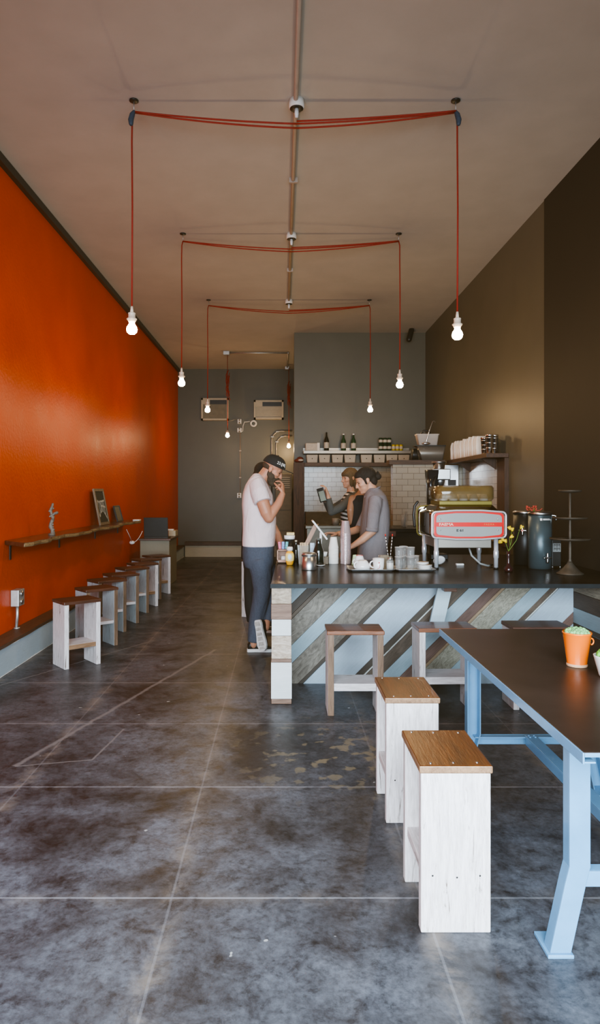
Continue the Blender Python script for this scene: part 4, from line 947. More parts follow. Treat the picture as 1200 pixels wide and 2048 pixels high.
for k in range(5):
    for j in range(2):
        c = (x4 + .07 + k * .088, Y0 + .07 + j * .12, z4 + .001)
        tag(MB().lathe(c, [(.036, .001), (.038, 0), (.036, .03), (.024, .058), (.001, .06)], 18).build('espresso_cup', M['white_ceramic']), 'pale espresso cup upturned inside the amber cup rail', 'cup', 'cups warming on the espresso machine')
MB().box(cz(876, ya), cz(986, ya), ya + .04, yb - .03, W(0, 1097, ya).z, zb + .01).build('drip_tray', M['shelf_steel'], t, bevel=.006)
for px, y in ((872.5, 5.635), (992, 5.635), (848.5, 6.12), (958, 6.12)):
    x = cz(px, y); o = MB().lathe((x, y, CT), [(.001, 0), (.018, 0), (.018, .09), (.022, .095), (.022, .15), (.019, .155), (.019, .28), (.001, .28)], 16).build('leg', M['bright_chrome'], t)
    MB().lathe((x, y, CT), [(.001, 0), (.021, 0), (.021, .012), (.001, .012)], 14).build('foot', M['black'], o)
MB().tube([(cz(935, 5.8), 5.8, CT + .2), (cz(940, 5.8), 5.75, CT + .1), (cz(955, 5.8), 5.72, CT + .035), (cz(975, 5.75), 5.74, CT + .014), (cz(988, 5.8), 5.85, CT + .012)], .009, 8).build('drain_hose', M['panel_grey'], t)
p = MB(); p.tube([W(835, 1004, 6.1), W(829, 1012, 6.1), W(827, 1030, 6.1), W(829, 1052, 6.1)], .012, 8, rnd=True); p.build('lever', M['black'], t)
tag(MB().box(cz(912, 5.9), cz(927, 5.9), 5.88, 5.92, CT, CT + .018).build('white_clip', M['white_plastic'], bevel=.004), 'small white plastic clip under the espresso machine', 'clip')

# grinder behind it
d = 6.5; X = lambda px: cz(px, d); Z = lambda py: W(0, py, d).z
t = thing('coffee_grinder', 'steel and black coffee grinder behind the espresso machine', 'grinder', (X(876), d, CT))
MB().box(X(858), X(892), d - .09, d + .09, CT, CT + .05).build('base', M['black'], t, bevel=.006)
MB().rings([rrect(X(857), X(874), d - .07, d + .07, CT + .05, .02), rrect(X(855), X(873), d - .07, d + .07, Z(975), .02), rrect(X(852), X(875), d - .08, d + .08, Z(940), .02)], True).build('column', M['black_gloss'], t)
MB().box(X(862), X(898), d - .07, d + .07, Z(960), Z(938)).build('grind_head', M['steel'], t, bevel=.008)
MB().lathe((X(878), d, Z(938)), [(.001, 0), (.05, 0), (.06, .055), (.07, .06), (.07, .07), (.001, .072)], 24).build('hopper', M['steel'], t)
MB().lathe((X(880), d, Z(975)), [(.001, 0), (.03, .0), (.045, .06), (.045, .08), (.001, .082)], 20).build('dosing_chamber', M['tin'], t)
MB().tube([(X(868), d - .08, Z(955)), (X(862), d - .12, Z(968)), (X(864), d - .12, Z(985))], .014, 8, rnd=True).build('lever', M['black'], t)

# brewers, flower vase, cake stand, card box
M['slate_blue'] = plain('slate_blue_cylinder', (.055, .08, .088), .35, .3, .08, 6)
def brewer(px, d, r, zt, m, label, tap_a, logo=False):
    x = cz(px, d); t = thing('hot_water_urn', label, 'urn', (x, d, CT)); h = zt - CT
    MB().lathe((x, d, CT), [(.001, 0), (r * .96, 0), (r * .96, .012), (r, .014), (r, h - .03), (.001, h - .03)], 32).build('tank', M[m], t)
    MB().lathe((x, d, CT + h - .03), [(.001, 0), (r * 1.04, 0), (r * 1.04, .02), (r * .9, .03), (.001, .032)], 32).build('lid', M['steel'], t)
    ca, sa = math.sin(tap_a), -math.cos(tap_a); q = V((x + ca * r, d + sa * r, CT + (.10 if logo else .31))); o = V((ca, sa, 0)); s = V((-sa, ca, 0))
    p = MB(); p.tube([q, q + o * .045], .011, 8).tube([q + o * .035 + V((0, 0, .035)), q + o * .035 + V((0, 0, -.035))], [.006, .01], 8, rnd=True).tube([q + o * .04 - s * .03, q + o * .04 + s * .03], .006, 8, rnd=True)
    p.build('tap', M['chrome'], t)
    if logo:
        f = lambda v: V((x + (r + .001) * math.sin(v.x / r), d - (r + .001) * math.cos(v.x / r), zt - .065 + v.y))
        p = MB()
        for x0, x1, z0, z1 in ((-.035, -.018, -.008, .01), (-.012, .05, .004, .008), (-.012, .075, -.005, .001)):
            n = 6; p.rings([[f(V((x0 + (x1 - x0) * i / n, z, 0))) for i in range(n + 1)] for z in (z0, z1)], False, False)
        p.f = [q_ for q_ in p.f]; p.build('logo_strip', M['paper'], t, fix=False)
    MB().tube([(x + r * .9, d - .02, zt - .03), (x + r * 1.25, d - .03, zt - .035), (x + r * 1.3, d - .03, zt - .07)], .009, 8, rnd=True).build('side_handle', M['chrome'], t)
brewer(1080, 5.68, .096, W(0, 1023, 5.68).z, 'slate_blue', 'slate blue urn with white logo strip and chrome tap, right of the machine', .1, True)
brewer(1050, 5.98, .1, W(0, 1021, 5.98).z, 'black', 'black urn behind the slate blue urn', -.5)
# fix: logo strip outward
M['petal_yellow'] = plain('yellow_petal', (.75, .52, .02), .5, 0, .12, 30); M['stem_green'] = plain('stem_green', (.12, .2, .03), .6, 0, .2, 20); M['wine_glass'] = plain('dark_red_glass', (.03, .008, .009), .1, 0, .2, 8, coat=.5)
d = 5.44; x = cz(1017, d)
t = thing('flower_vase', 'slim dark red vase with yellow freesias beside the espresso machine', 'vase', (x, d, CT))
MB().lathe((x, d, CT), [(.001, 0), (.03, 0), (.036, .008), (.034, .03), (.016, .05), (.011, .08), (.013, .13), (.015, .165), (.0125, .165), (.001, .06)], 20).build('vase_body', M['wine_glass'], t)
for k, (fx, fy, bl) in enumerate(((1011, 1085, 3), (1023, 1062, 2), (1040, 1057, 1), (1019, 1075, 1))):
    a = V((x, d, CT + .06)); b = W(fx, fy, d - .02 * (k - 1)); m_ = a.lerp(b, .6) + V((.008, 0, .02))
    st_ = MB().tube([a, V((x, d, CT + .165)), m_, b], [.002, .0025, .0022, .0018], 6).build('stem', M['stem_green'], t)
    p = MB()
    for j in range(bl):
        c = b + V((-.016 * j + .006, .004 * j, .012 * (j % 2)))
        tl = Matrix.Rotation(.5 * (k - 1) - .4 * j, 3, 'Y')
        for q in range(5):
            an = q * 2 * PI / 5; R_ = tl @ Matrix.Rotation(an, 3, 'Z') @ Matrix.Rotation(.32, 3, 'Y')
            p.ell(c + R_ @ V((.004, 0, .014)), (.004, .007, .017), R_, 8, 6)
    p.build('blossom', M['petal_yellow'], st_)
d = 5.66; q = W(1066, 1015, d)
t = thing('dried_flowers', 'small clump of red dried flowers on the slate blue urn', 'flowers', (q.x, d, W(0, 1023, 5.68).z + .003))
zb_ = W(0, 1023, 5.68).z + .003; p = MB(); g = MB()
for k in range(22):
    c = V((q.x - .01 + random.uniform(-.04, .045), d + random.uniform(-.03, .03), zb_ + .008 + random.uniform(0, .035)))
    p.ell(c, (.012, .009, .007), Matrix.Rotation(k, 3, 'Y'), 8, 5)
    g.tube([(q.x + random.uniform(-.02, .02), d, zb_), c], .0015, 5)
p.tube([(q.x + .02, d, zb_ + .006), (q.x + .06, d, zb_ + .008), (q.x + .075, d, zb_ + .022)], .004, 6, rnd=True)
p.build('flower_heads', plain('dried_red', (.35, .05, .03), .7, 0, .5, 50), t); g.build('stems', M['stem_green'], t)
M['aged_tin'] = plain('aged_brown_tin', (.07, .055, .04), .55, .3, .3, 14, bmp=.1)
d = 5.28; x = cz(1140, d); z = lambda py: W(0, py, d).z
t = thing('cake_stand', 'three-tier aged metal cake stand at the right end of the counter', 'cake stand', (x, d, CT))
MB().lathe((x, d, CT), [(.001, 0), (.102, 0), (.102, .006), (.08, .02), (.05, .05), (.022, .085), (.016, .1), (.001, .1)], 30).build('base', M['aged_tin'], t)
MB().lathe((x, d, CT + .09), [(.013, 0), (.016, .01), (.011, .03), (.012, .15), (.009, z(1038) - CT - .12), (.012, z(1035) - CT - .09), (.008, z(1035) - CT - .06), (.009, z(985) - CT - .09), (.001, z(984) - CT - .09)], 16).build('stem', M['aged_tin'], t)
for py, r in ((1078, .152), (1036, .130), (982, .086)):
    MB().lathe((x, d, z(py) - .014), [(.001, 0), (r * .5, 0), (r * .96, .008), (r, .016), (r, .022), (r * .94, .013), (.001, .008)], 34).build('tier', M['aged_tin'], t)
d = 5.72; xa_, xb_ = 2.30, 2.375
t = thing('card_stand', 'small black box with pale MM sticker behind the cake stand', 'stand', (2.35, d, CT))
MB().box(xa_, xb_, d - .03, d + .05, CT + .015, CT + .24).build('box_body', M['black'], t, bevel=.004)
sz = W(0, 1095, d).z
pl = MB().box(xa_ + .004, xb_ - .004, d - .033, d - .0305, sz - .034, sz + .038).build('sticker', M['panel_grey'], t)
p = MB(); p.text('MM', .036, MX((xa_ + xb_) / 2, sz + .02, d - .0338), .0006); p.text('MM', .036, MX((xa_ + xb_) / 2, sz - .012, d - .0338), .0006); p.build('sticker_lettering', M['black'], pl)
for xx in (xa_ + .005, xb_ - .005): MB().lathe((xx, d - .02, CT), [(.001, 0), (.008, 0), (.008, .016), (.001, .016)], 10).build('foot', M['chrome'], t)
# ---------------------------------------------------------------- kitchen wall: steel shelf, bottles, bins
t = thing('steel_shelf', 'long steel shelf above the tiled kitchen wall', 'shelf', (1.35, 12.2, 2.22))
xs0, xs1 = cz(607, 11.85), cz(826, 11.85); zt_ = W(0, 901, 11.85).z
MB().box(xs0, xs1, 11.85, 12.195, zt_ - .055, zt_).box(xs0, xs1, 12.18, 12.195, zt_, zt_ + .07).build('shelf_board', M['shelf_steel'], t, bevel=.004)
for x in (xs0 + .08, (xs0 + xs1) / 2, xs1 - .08): MB().prism([(x, 11.9, zt_ - .055), (x, 12.195, zt_ - .055), (x, 12.195, zt_ - .07)], (.012, 0, 0)).build('bracket', M['shelf_steel'], t)
M['bin'] = plain('pale_bin', (.42, .36, .28), .5, 0, .08, 10)
bin0 = thing('storage_bin', 'pale storage bin in the row on the beam under the steel shelf', 'bin', (0, 0, 0), 0, 'bins under the steel shelf')
p = MB(); w_, h_ = .205, .145
p.rings([[V((x, y, z)) for x, z in ((-w_ / 2 + .012, 0), (w_ / 2 - .012, 0), (w_ / 2, h_ - .01), (w_ / 2, h_), (-w_ / 2, h_), (-w_ / 2, h_ - .01))] for y in (-.11, .09)], False); p.build('bin_body', M['bin'], bin0, bevel=.01, local=True)
MB().lathe((0, -.11, h_ * .5), [(.001, 0), (.008, 0), (.008, .008), (.001, .01)], 10, (0, -1, 0)).build('knob', M['black'], bin0, local=True)
first = True
for px in (624.5, 649, 675, 700, 733, 759, 784, 808):
    c = (cz(px, 11.92), 12.03, 2.031)
    if first: bin0.location = c; first = False
    else: dup(bin0, c)
zs_ = zt_ + .001; D_ = 11.98
t = thing('napkin_box', 'pale box at the left end of the steel shelf', 'box', (cz(624, D_), D_, zs_))
MB().box(cz(611, D_), cz(637.5, D_), D_ - .08, D_ + .08, zs_, zs_ + .135).build('box_body', M['bottle_label'], t, bevel=.012); MB().box(cz(634, D_), cz(639, D_), D_ - .082, D_ + .07, zs_, zs_ + .14).build('end_flap', M['paper'], t, bevel=.004)
bottle(cz(653, D_), D_, .045, .335, 'dark_glass', 'dark wine bottle with cream label on the steel shelf', None, zs_, True, .34)
g = bottle(cz(687, D_), D_, .045, .305, 'green_glass', 'left green bottle on the steel shelf', 'green bottles on the steel shelf', zs_, True, .36, 'white_plastic')
dup(g, (cz(707, D_), D_, zs_), None, 'right green bottle on the steel shelf')
M['can_green'] = plain('dark_green_can', (.02, .06, .03), .3, .4, .2, 20); M['can_yellow'] = plain('yellow_can', (.55, .42, .04), .35, .3, .15, 20)
def can(x, y, z, r, h, m, label, grp):
    t = thing('drink_can', label, 'can', (x, y, z), 0, grp)
    MB().lathe((0, 0, 0), [(.001, .002), (r * .8, 0), (r, .008), (r, h - .01), (r * .85, h), (r * .8, h - .003), (.001, h - .004)], 18).build('can_body', M[m], t, local=True)
    MB().lathe((0, 0, 0), [(r * 1.01, h * .3), (r * 1.01, h * .7)], 18, cap=False).build('pale_band', M['bottle_label'], t, local=True)
    return t
c0 = None
for k in range(3):
    for r_ in range(2):
        c = (cz(761.5 + 8.5 * k, D_), D_, zs_ + r_ * .117)
        lb = ('lower', 'upper')[r_] + ' ' + ('left', 'middle', 'right')[k] + ' dark green can in the stacked pack on the steel shelf'
        if c0 is None: c0 = can(*c, .037, .115, 'can_green', lb, 'green cans on the steel shelf')
        else: dup(c0, c, None, lb)
c0 = None
for k in range(3):
    c = (cz(787 + 7.6 * k, D_), D_, zs_); lb = ('left', 'middle', 'right')[k] + ' yellow can at the right of the steel shelf'
    if c0 is None: c0 = can(*c, .033, .115, 'can_yellow', lb, 'yellow cans on the steel shelf')
    else: dup(c0, c, None, lb)
p = MB(); q = W(598, 918, 11.95); p.ell((q.x, 12.0, 2.07), (.085, .1, .04), None, 14, 8); p.ell((q.x + .02, 11.98, 2.10), (.06, .08, .04), None, 14, 8)
t = thing('red_cloth_bundle', 'dark red cloth bundle on top of the brown timber post', 'cloth', (q.x, 12.0, 2.03)); p.build('bundle', plain('dark_red_cloth', (.16, .03, .022), .8, 0, .3, 14, bmp=.4), t)
MB().ell((q.x + .03, 11.9, 2.075), (.05, .015, .02), None, 12, 6).build('pale_patch', M['bottle_label'], t)

# ---------------------------------------------------------------- partition top, side shelf
M['plastic_tub'] = plain('white_tub', (.55, .48, .42), .5, 0, .05, 8)
d = 9.66; zp = 1.966; X = lambda px: cz(px, d); Z = lambda py: W(0, py, d).z
t = thing('steel_hotel_pan', 'pale metal pan on the wooden cap above the tiled partition', 'pan', (X(860), d, zp))
p = MB(); p.rings([rrect(X(842), X(884), d - .07, d + .1, zp, .02, 0), rrect(X(832), X(889), d - .08, d + .12, Z(893), .02, 0), rrect(X(834), X(887), d - .075, d + .115, Z(893), .02, 0), rrect(X(843), X(882), d - .065, d + .095, zp + .005, .02, 0)], True, True); p.build('pan', M['shelf_steel'], t)
p = MB(); p.box(X(828), X(889), d - .085, d + .12, Z(893), Z(891)); p.build('lid', M['black'], t, bevel=.002)
t = thing('white_tub', 'white plastic tub on top of the metal pan', 'tub', (X(854), d, Z(891)))
MB().rings([rrect(X(837), X(873), d - .06, d + .09, Z(891) + .001, .02), rrect(X(832.5), X(876), d - .07, d + .1, Z(871), .025), rrect(X(831.5), X(877), d - .075, d + .105, Z(870.5), .025), rrect(X(831.5), X(877), d - .075, d + .105, Z(868.5), .025)], True).build('tub_body', M['plastic_tub'], t)
MB().tube([(X(842), d + .02, Z(868)), (X(848), d + .02, Z(861)), (X(856), d + .02, Z(861)), (X(862), d + .02, Z(868))], .012, 8).build('dark_handle', M['black'], t)
t = thing('ladle', 'long-handled metal ladle leaning in front of the white tub', 'ladle', (X(850), d - .12, Z(893)))
MB().tube([(X(849), d - .10, Z(886)), (X(856), d - .10, Z(862)), (X(862), d - .09, Z(845)), (X(865), d - .09, Z(843)), (X(868), d - .085, Z(846))], [.008, .006, .005, .005, .004], 8, rnd=True).build('handle', M['steel'], t)
MB().ell((X(849), d - .11, Z(888)), (.06, .03, .022), None, 16, 8).build('bowl', M['steel'], t)
tag(MB().rings([rrect(X(822), X(835), d - .09, d + .08, zp, .01), rrect(X(824), X(832), d - .08, d + .07, Z(898), .01)], True).build('dark_bag', M['black']), 'dark bag at the left end of the partition cap', 'bag')
# shelf along the right wall
t = thing('side_shelf', 'dark wooden shelf along the right wall above the tiles', 'shelf', (2.5, 8.6, 1.9))
MB().box(2.36, 2.618, 7.72, 9.57, 1.905, 1.955).build('board', M['brown_wood'], t, bevel=.003)
for y in (8.1, 9.2): MB().prism([(2.594, y, 1.904), (2.594, y, 1.78), (2.42, y, 1.904)], (0, .02, 0)).build('bracket', M['brown_post'], t)
b0 = None
for k in range(14):
    y = 9.46 - k * .092; hgt = 1
    c = (2.485 + random.uniform(-.006, .006), y, 1.956)
    if b0 is None:
        b0 = thing('paper_bag', 'crumpled white paper bag in the packed row on the side shelf', 'bag', c, 0, 'white paper bags on the side shelf')
        p = MB(); rs = []
        for z, wy, wx in ((0, .036, .085), (.03, .043, .093), (.1, .042, .095), (.16, .038, .092), (.2, .026, .088), (.225, .012, .082), (.245, .008, .078)):
            rs.append([V((wx * (1 + .06 * math.sin(3 * a + z * 30)) * math.copysign(abs(math.cos(a)) ** .5, math.cos(a)), wy * math.copysign(abs(math.sin(a)) ** .6, math.sin(a)), z)) for a in [2 * PI * i / 20 for i in range(20)]])
        p.rings(rs).build('bag_body', M['paper'], b0, local=True)
    else: dup(b0, c, random.uniform(-.06, .06)).scale = (1, 1, random.uniform(.95, 1.06))
t0 = None
for k, (x, y, h, lb) in enumerate(((2.50, 8.06, .19, 'ribbed steel shaker next to the white bags on the side shelf'), (2.42, 7.99, .2, 'front steel shaker in the middle of the side shelf end'), (2.52, 7.93, .23, 'tall steel shaker nearest the wall on the side shelf end'), (2.43, 7.83, .225, 'steel shaker at the very end of the side shelf'))):
    if t0 is None:
        t0 = thing('steel_shaker', lb, 'shaker', (x, y, 1.956), 0, 'steel shakers on the side shelf')
        MB().lathe((0, 0, 0), [(.001, 0), (.032, 0), (.034, .004), (.044, .17), (.046, .172), (.046, .19), (.042, .19), (.04, .17), (.03, .008), (.001, .008)], 24).build('cup_body', M['chrome'], t0, local=True)
        for z_ in (.05, .1, .15): MB().lathe((0, 0, 0), [(.0345 + z_ * .058, z_), (.037 + z_ * .058, z_ + .004), (.0345 + z_ * .058, z_ + .008)], 24, cap=False).build('ridge', M['steel'], t0, local=True)
    else: dup(t0, (x, y, 1.956), None, lb).scale = (1, 1, h / .19)
t = thing('mounted_towel_dispenser', 'brushed steel paper towel dispenser on the tiled partition', 'dispenser', (2.42, 9.55, 1.55))
MB().box(2.32, 2.515, 9.5, 9.618, 1.56, 1.895).build('housing', M['steel'], t, bevel=.008); MB().box(2.36, 2.475, 9.497, 9.503, 1.6, 1.68).build('slot', M['black'], t)
# work counter before the partition
t = thing('work_counter', 'dark work counter in front of the tiled partition', 'counter', (1.95, 9.3, 0))
MB().box(1.45, 2.55, 8.75, 9.6, 0, .98).build('carcass', M['dark_wall'], t); MB().box(1.4, 2.56, 8.7, 9.61, .98, 1.03).build('worktop', M['counter_top'], t, bevel=.004)
MB().box(1.36, 1.48, 8.66, 8.74, .93, 1.0).build('end_block', M['amber'], t, bevel=.003)
t = thing('straw_beaker', 'clear beaker of straws on the dark work counter', 'beaker', (cz(808, 9.2), 9.2, 1.031))
MB().lathe((cz(808, 9.2), 9.2, 1.031), [(.001, 0), (.04, 0), (.048, .17), (.045, .17), (.037, .005), (.001, .005)], 20).build('glass_wall', M['glass'], t)
for k in range(5): MB().tube([(cz(808, 9.2) + random.uniform(-.02, .02), 9.2, 1.04), (cz(808, 9.2) + random.uniform(-.05, .06), 9.2 + random.uniform(-.02, .02), 1.24)], .004, 6).build('straw', M['panel_grey'], t)
# steel sink unit under the kitchen tiles
t = thing('sink_unit', 'dark steel sink unit under the tiled kitchen wall', 'sink', (.95, 11.5, 0))
M['dim_steel'] = plain('dim_steel', (.2, .19, .16), .35, .7, .2, 6)
MB().box(.42, 1.5, 11.15, 12.1, 0, .9).build('cabinet', M['dim_steel'], t, bevel=.006)
MB().box(.40, 1.52, 11.1, 12.11, .9, .95).build('worktop', M['dim_steel'], t, bevel=.004)
MB().prism([(.42, 11.3, .951), (.42, 12.1, .951), (.42, 12.1, 1.16), (.42, 11.6, 1.16)], (.85, 0, 0)).build('hood_box', M['dim_steel'], t, bevel=.01)
xf = cz(668, 11.6); MB().tube([(xf, 11.6, .95), (xf, 11.6, 1.24), (xf - .03, 11.58, 1.29), (xf - .12, 11.5, 1.29), (xf - .14, 11.48, 1.24)], .018, 10, rnd=True).build('tap', M['steel'], t)
q = (cz(671, 11.2), 11.2, .951); 
t = thing('grey_mug', 'grey mug on the sink unit behind the barista\'s hand', 'mug', q)
MB().lathe(q, [(.001, 0), (.055, 0), (.06, .12), (.055, .12), (.05, .01), (.001, .01)], 20).build('cup_body', M['panel_grey'], t); MB().tube([(q[0] + .055 + .04 * math.sin(a), q[1], q[2] + .06 + .04 * math.cos(a)) for a in [PI * i / 8 for i in range(9)]], .007, 6).build('handle', M['panel_grey'], t)
# ---------------------------------------------------------------- people
def skin(name, c): 
    m = plain(name, c, .5, 0, .06, 12, bmp=.03); b = m.node_tree.nodes['Principled BSDF']; b.inputs['Subsurface Weight'].default_value = .08; b.inputs['Subsurface Radius'].default_value = (.6, .25, .12); b.inputs['Subsurface Scale'].default_value = .02; return m
def cloth(name, c, sc=30, fold=.5, var=.15):
    m, n, l, b = new_mat(name); co = coords(n, l); f = noise(n, l, co, sc, 4, .6); g = noise(n, l, coords(n, l, (1, 1, .45)), 7, 3, .5, 1.2)
    l.new(mixc(n, l, .5, ramp(n, l, f, [(.3, tuple(x * (1 - var) for x in c)), (.7, tuple(min(1, x * (1 + var)) for x in c))]), ramp(n, l, g, [(.3, tuple(x * .82 for x in c)), (.65, tuple(min(1, x * 1.08) for x in c))])), b.inputs['Base Color'])
    b.inputs['Roughness'].default_value = .85; bump(n, l, g, fold, .03, b); return m
M['skin_tan'] = skin('tanned_skin', (.44, .20, .12)); M['skin_pale'] = skin('warm_skin', (.52, .27, .17)); M['skin_brown'] = skin('brown_skin', (.36, .17, .09))
M['tee'] = cloth('white_tee', (.70, .58, .57), 60, .55, .04); M['jeans'] = cloth('blue_grey_trousers', (.052, .064, .088), 90, .6, .3); M['oxford'] = cloth('grey_lilac_shirt', (.205, .178, .182), 80, .5, .1)
M['cardigan'] = cloth('charcoal_cardigan', (.07, .068, .06), 60, .5, .2); M['black_cloth'] = cloth('black_cloth', (.014, .013, .012), 40, .5, .2)
M['hair_dark'] = cloth('dark_hair', (.018, .012, .008), 70, .8, .5); M['hair_blond'] = cloth('dark_blond_hair', (.10, .062, .03), 70, .8, .5); M['beard'] = cloth('brown_beard', (.05, .034, .02), 70, .8, .4)
M['cap_black'] = cloth('black_cap', (.013, .013, .012), 60, .2, .2); M['sole'] = plain('white_rubber_sole', (.62, .60, .57), .6, 0, .1, 30, bmp=.2); M['sole_dark'] = plain('worn_tread', (.4, .38, .34), .7, 0, .3, 40)
M['eye'] = plain('dark_eye', (.02, .015, .012), .15); M['lip'] = plain('lips', (.42, .16, .12), .45)
def stripes():
    m, n, l, b = new_mat('striped_jersey'); tc = n.new('ShaderNodeTexCoord'); s = n.new('ShaderNodeSeparateXYZ'); l.new(tc.outputs['Object'], s.inputs[0])
    f = mth(n, l, 'FRACT', mth(n, l, 'MULTIPLY', mth(n, l, 'ADD', s.outputs['Z'], mth(n, l, 'MULTIPLY', s.outputs['X'], .25)), 21))
    l.new(ramp(n, l, f, [(.5, (.018, .017, .016)), (.54, (.6, .55, .47))]), b.inputs['Base Color']); b.inputs['Roughness'].default_value = .85; return m
M['stripes'] = stripes()
class Head:
    def __init__(s, o, f, up=(0, 0, 1), k=1.0):
        s.o = V(o); s.f = V(f).normalized(); u = V(up); s.u = (u - s.f * u.dot(s.f)).normalized(); s.l = s.u.cross(s.f); s.k = k
        s.R = Matrix((s.f, s.l, s.u)).transposed()
    def P(s, x, y, z): return s.o + (s.f * x + s.l * y + s.u * z) * s.k
    def E(s, mb, c, r, rot=None, **kw):
        mb.ell(s.P(*c), tuple(q * s.k for q in r), s.R @ rot if rot else s.R, kw.get('nu', 20), kw.get('nv', 12), kw.get('z0', -1), kw.get('z1', 1))
    def T(s, mb, pts, r, **kw): mb.tube([s.P(*p) for p in pts], [q * s.k for q in r], kw.get('n', 12), rnd=True)
    def base(s, mb, neck_to=None, nr=.056):
        s.E(mb, (-.008, 0, .04), (.098, .077, .085)); s.E(mb, (.03, 0, -.01), (.062, .066, .085)); s.E(mb, (.035, 0, -.055), (.055, .058, .055))
        s.E(mb, (.052, 0, -.09), (.036, .040, .028)); s.E(mb, (.075, 0, -.098), (.018, .022, .017))      # jaw, chin
        s.E(mb, (.074, 0, .022), (.022, .052, .013)); s.E(mb, (.06, .035, -.02), (.03, .026, .022)); s.E(mb, (.06, -.035, -.02), (.03, .026, .022))
        s.T(mb, [(.086, 0, .012), (.101, 0, -.012), (.110, 0, -.031)], [.009, .011, .0125]); s.E(mb, (.098, .012, -.033), (.011, .008, .008)); s.E(mb, (.098, -.012, -.033), (.011, .008, .008))
        s.E(mb, (.089, 0, -.058), (.011, .021, .0065)); s.E(mb, (.087, 0, -.071), (.010, .019, .0065))
        for y in (-1, 1):
            s.E(mb, (-.006, y * .079, .0), (.020, .008, .031), Matrix.Rotation(-.2, 3, 'Y')); s.E(mb, (.0, y * .076, -.022), (.011, .008, .012))
        if neck_to is not None:
            a = s.P(-.025, 0, -.03); mb.tube([a, a.lerp(V(neck_to), .5), V(neck_to)], [nr, nr * .98, nr * 1.08], 16, rnd=True)
    def face(s, parent):
        for y in (-1, 1):
            p = MB(); s.E(p, (.079, y * .031, .002), (.0105, .013, .0052), nu=12, nv=8); p.build('eye', M['eye'], parent)
            p = MB(); s.T(p, [(.089, y * .014, .019), (.089, y * .03, .0215), (.077, y * .047, .018)], [.0032, .0038, .0024], n=6); p.build('eyebrow', M['beard'], parent)
def hand(mb, w, d, n, left, curls, thumb=.6, k=1.0, spread=.06):
    """palm and five fingers; w wrist, d pointing direction, n the way the palm faces"""
    d = V(d).normalized(); n = V(n); n = (n - d * n.dot(d)).normalized(); t = n.cross(d) if left else d.cross(n); w = V(w)
    P = lambda a, b, c=0: w + (d * a + t * b + n * c) * k
    mb.tube([P(-.02, 0), P(.01, 0), P(.05, .002, .002), P(.088, .0, .002)], [(.026 * k, .02 * k), (.030 * k, .018 * k), (.041 * k, .0155 * k), (.039 * k, .012 * k)], 14, ref=t, rnd=True)
    tips = []
    for i, (b, L, r) in enumerate(((.030, .074, .0092), (.010, .083, .0095), (-.011, .077, .009), (-.030, .060, .0078))):
        p = P(.088, b, .002); dd = (d + t * (b * spread * 20)).normalized(); pts = [P(.07, b * .9, .002), p]; c = curls[i] if isinstance(curls[0], (list, tuple)) else curls
        for j, (q, a) in enumerate(zip((.45, .3, .25), c)):
            dd = Matrix.Rotation(a, 3, n.cross(dd) * -1 if False else dd.cross(n)) @ dd; p = p + dd * (L * q * k); pts.append(p)
        mb.tube(pts, [r * k, r * k, r * .95 * k, r * .88 * k, r * .75 * k], 9, rnd=True); tips.append(p)
    b0 = P(.018, .026, .004); dd = (d * .62 + t * .68 + n * thumb).normalized(); p1 = b0 + dd * .042 * k; d2 = (d * .9 + t * .15 + n * thumb).normalized(); p2 = p1 + d2 * .032 * k; p3 = p2 + (d * .95 - t * .1 + n * thumb).normalized() * .024 * k
    mb.tube([P(.012, .012, .002), b0, p1, p2, p3], [.014 * k, .0145 * k, .0115 * k, .010 * k, .0082 * k], 10, rnd=True)
    return tips
def torso(mb, secs, D, e=2.5, lean=0):
    """silhouette read as (height, back, front) with a half width across"""
    L = []
    for py, l, r, lat, *dy in secs:
        a, b = W(l, py, D), W(r, py, D); o = dy[0] if dy else 0
        L.append(((a + b) / 2 + V((0, o, 0)), (b - a) / 2, V((0, lat, 0))))
    mb.loft(L, 30, e)
def shoe(parent, heel, fwd, up, L=.285, side=1, tread=True):
    f = V(fwd).normalized(); u = V(up); u = (u - f * u.dot(f)).normalized(); l = u.cross(f); h = V(heel)
    P = lambda x, y, z: h + f * x * L + l * y + u * z
    out = [(0.0, .022), (.03, .032), (.12, .037), (.3, .035), (.5, .041), (.68, .049), (.82, .049), (.93, .038), (.99, .018)]
    ring = [(x, w_) for x, w_ in out] + [(x, -w_) for x, w_ in out[::-1]]
    root = MB().rings([[P(x, y * .96, 0) for x, y in ring], [P(x, y, .004) for x, y in ring], [P(x, y, .026) for x, y in ring], [P(x, y * .95, .030) for x, y in ring]], False).build('shoe_sole', M['sole'], parent, bevel=.002)
    if tread:
        p = MB()
        for a, b in ((.06, .2), (.24, .34), (.40, .5), (.54, .66), (.70, .82), (.85, .93)):
            p.rings([[P(a, -.024, -.0015), P(b, -.03, -.0015), P(b, .03, -.0015), P(a, .024, -.0015)], [P(a, -.024, .003), P(b, -.03, .003), P(b, .03, .003), P(a, .024, .003)]], False)
        p.build('tread', M['sole_dark'], root)
    p = MB(); secs = []
    for x, z, hh_, w_ in ((.02, .045, .03, .030), (.1, .062, .045, .037), (.22, .07, .05, .036), (.36, .06, .042, .036), (.5, .047, .032, .041), (.68, .04, .024, .046), (.84, .036, .02, .045), (.95, .032, .014, .032)):
        secs.append((P(x, 0, z), u * hh_ * .9, l * w_))
    p.loft(secs, 20, 2.3); p.build('shoe_upper', M['black'], parent)

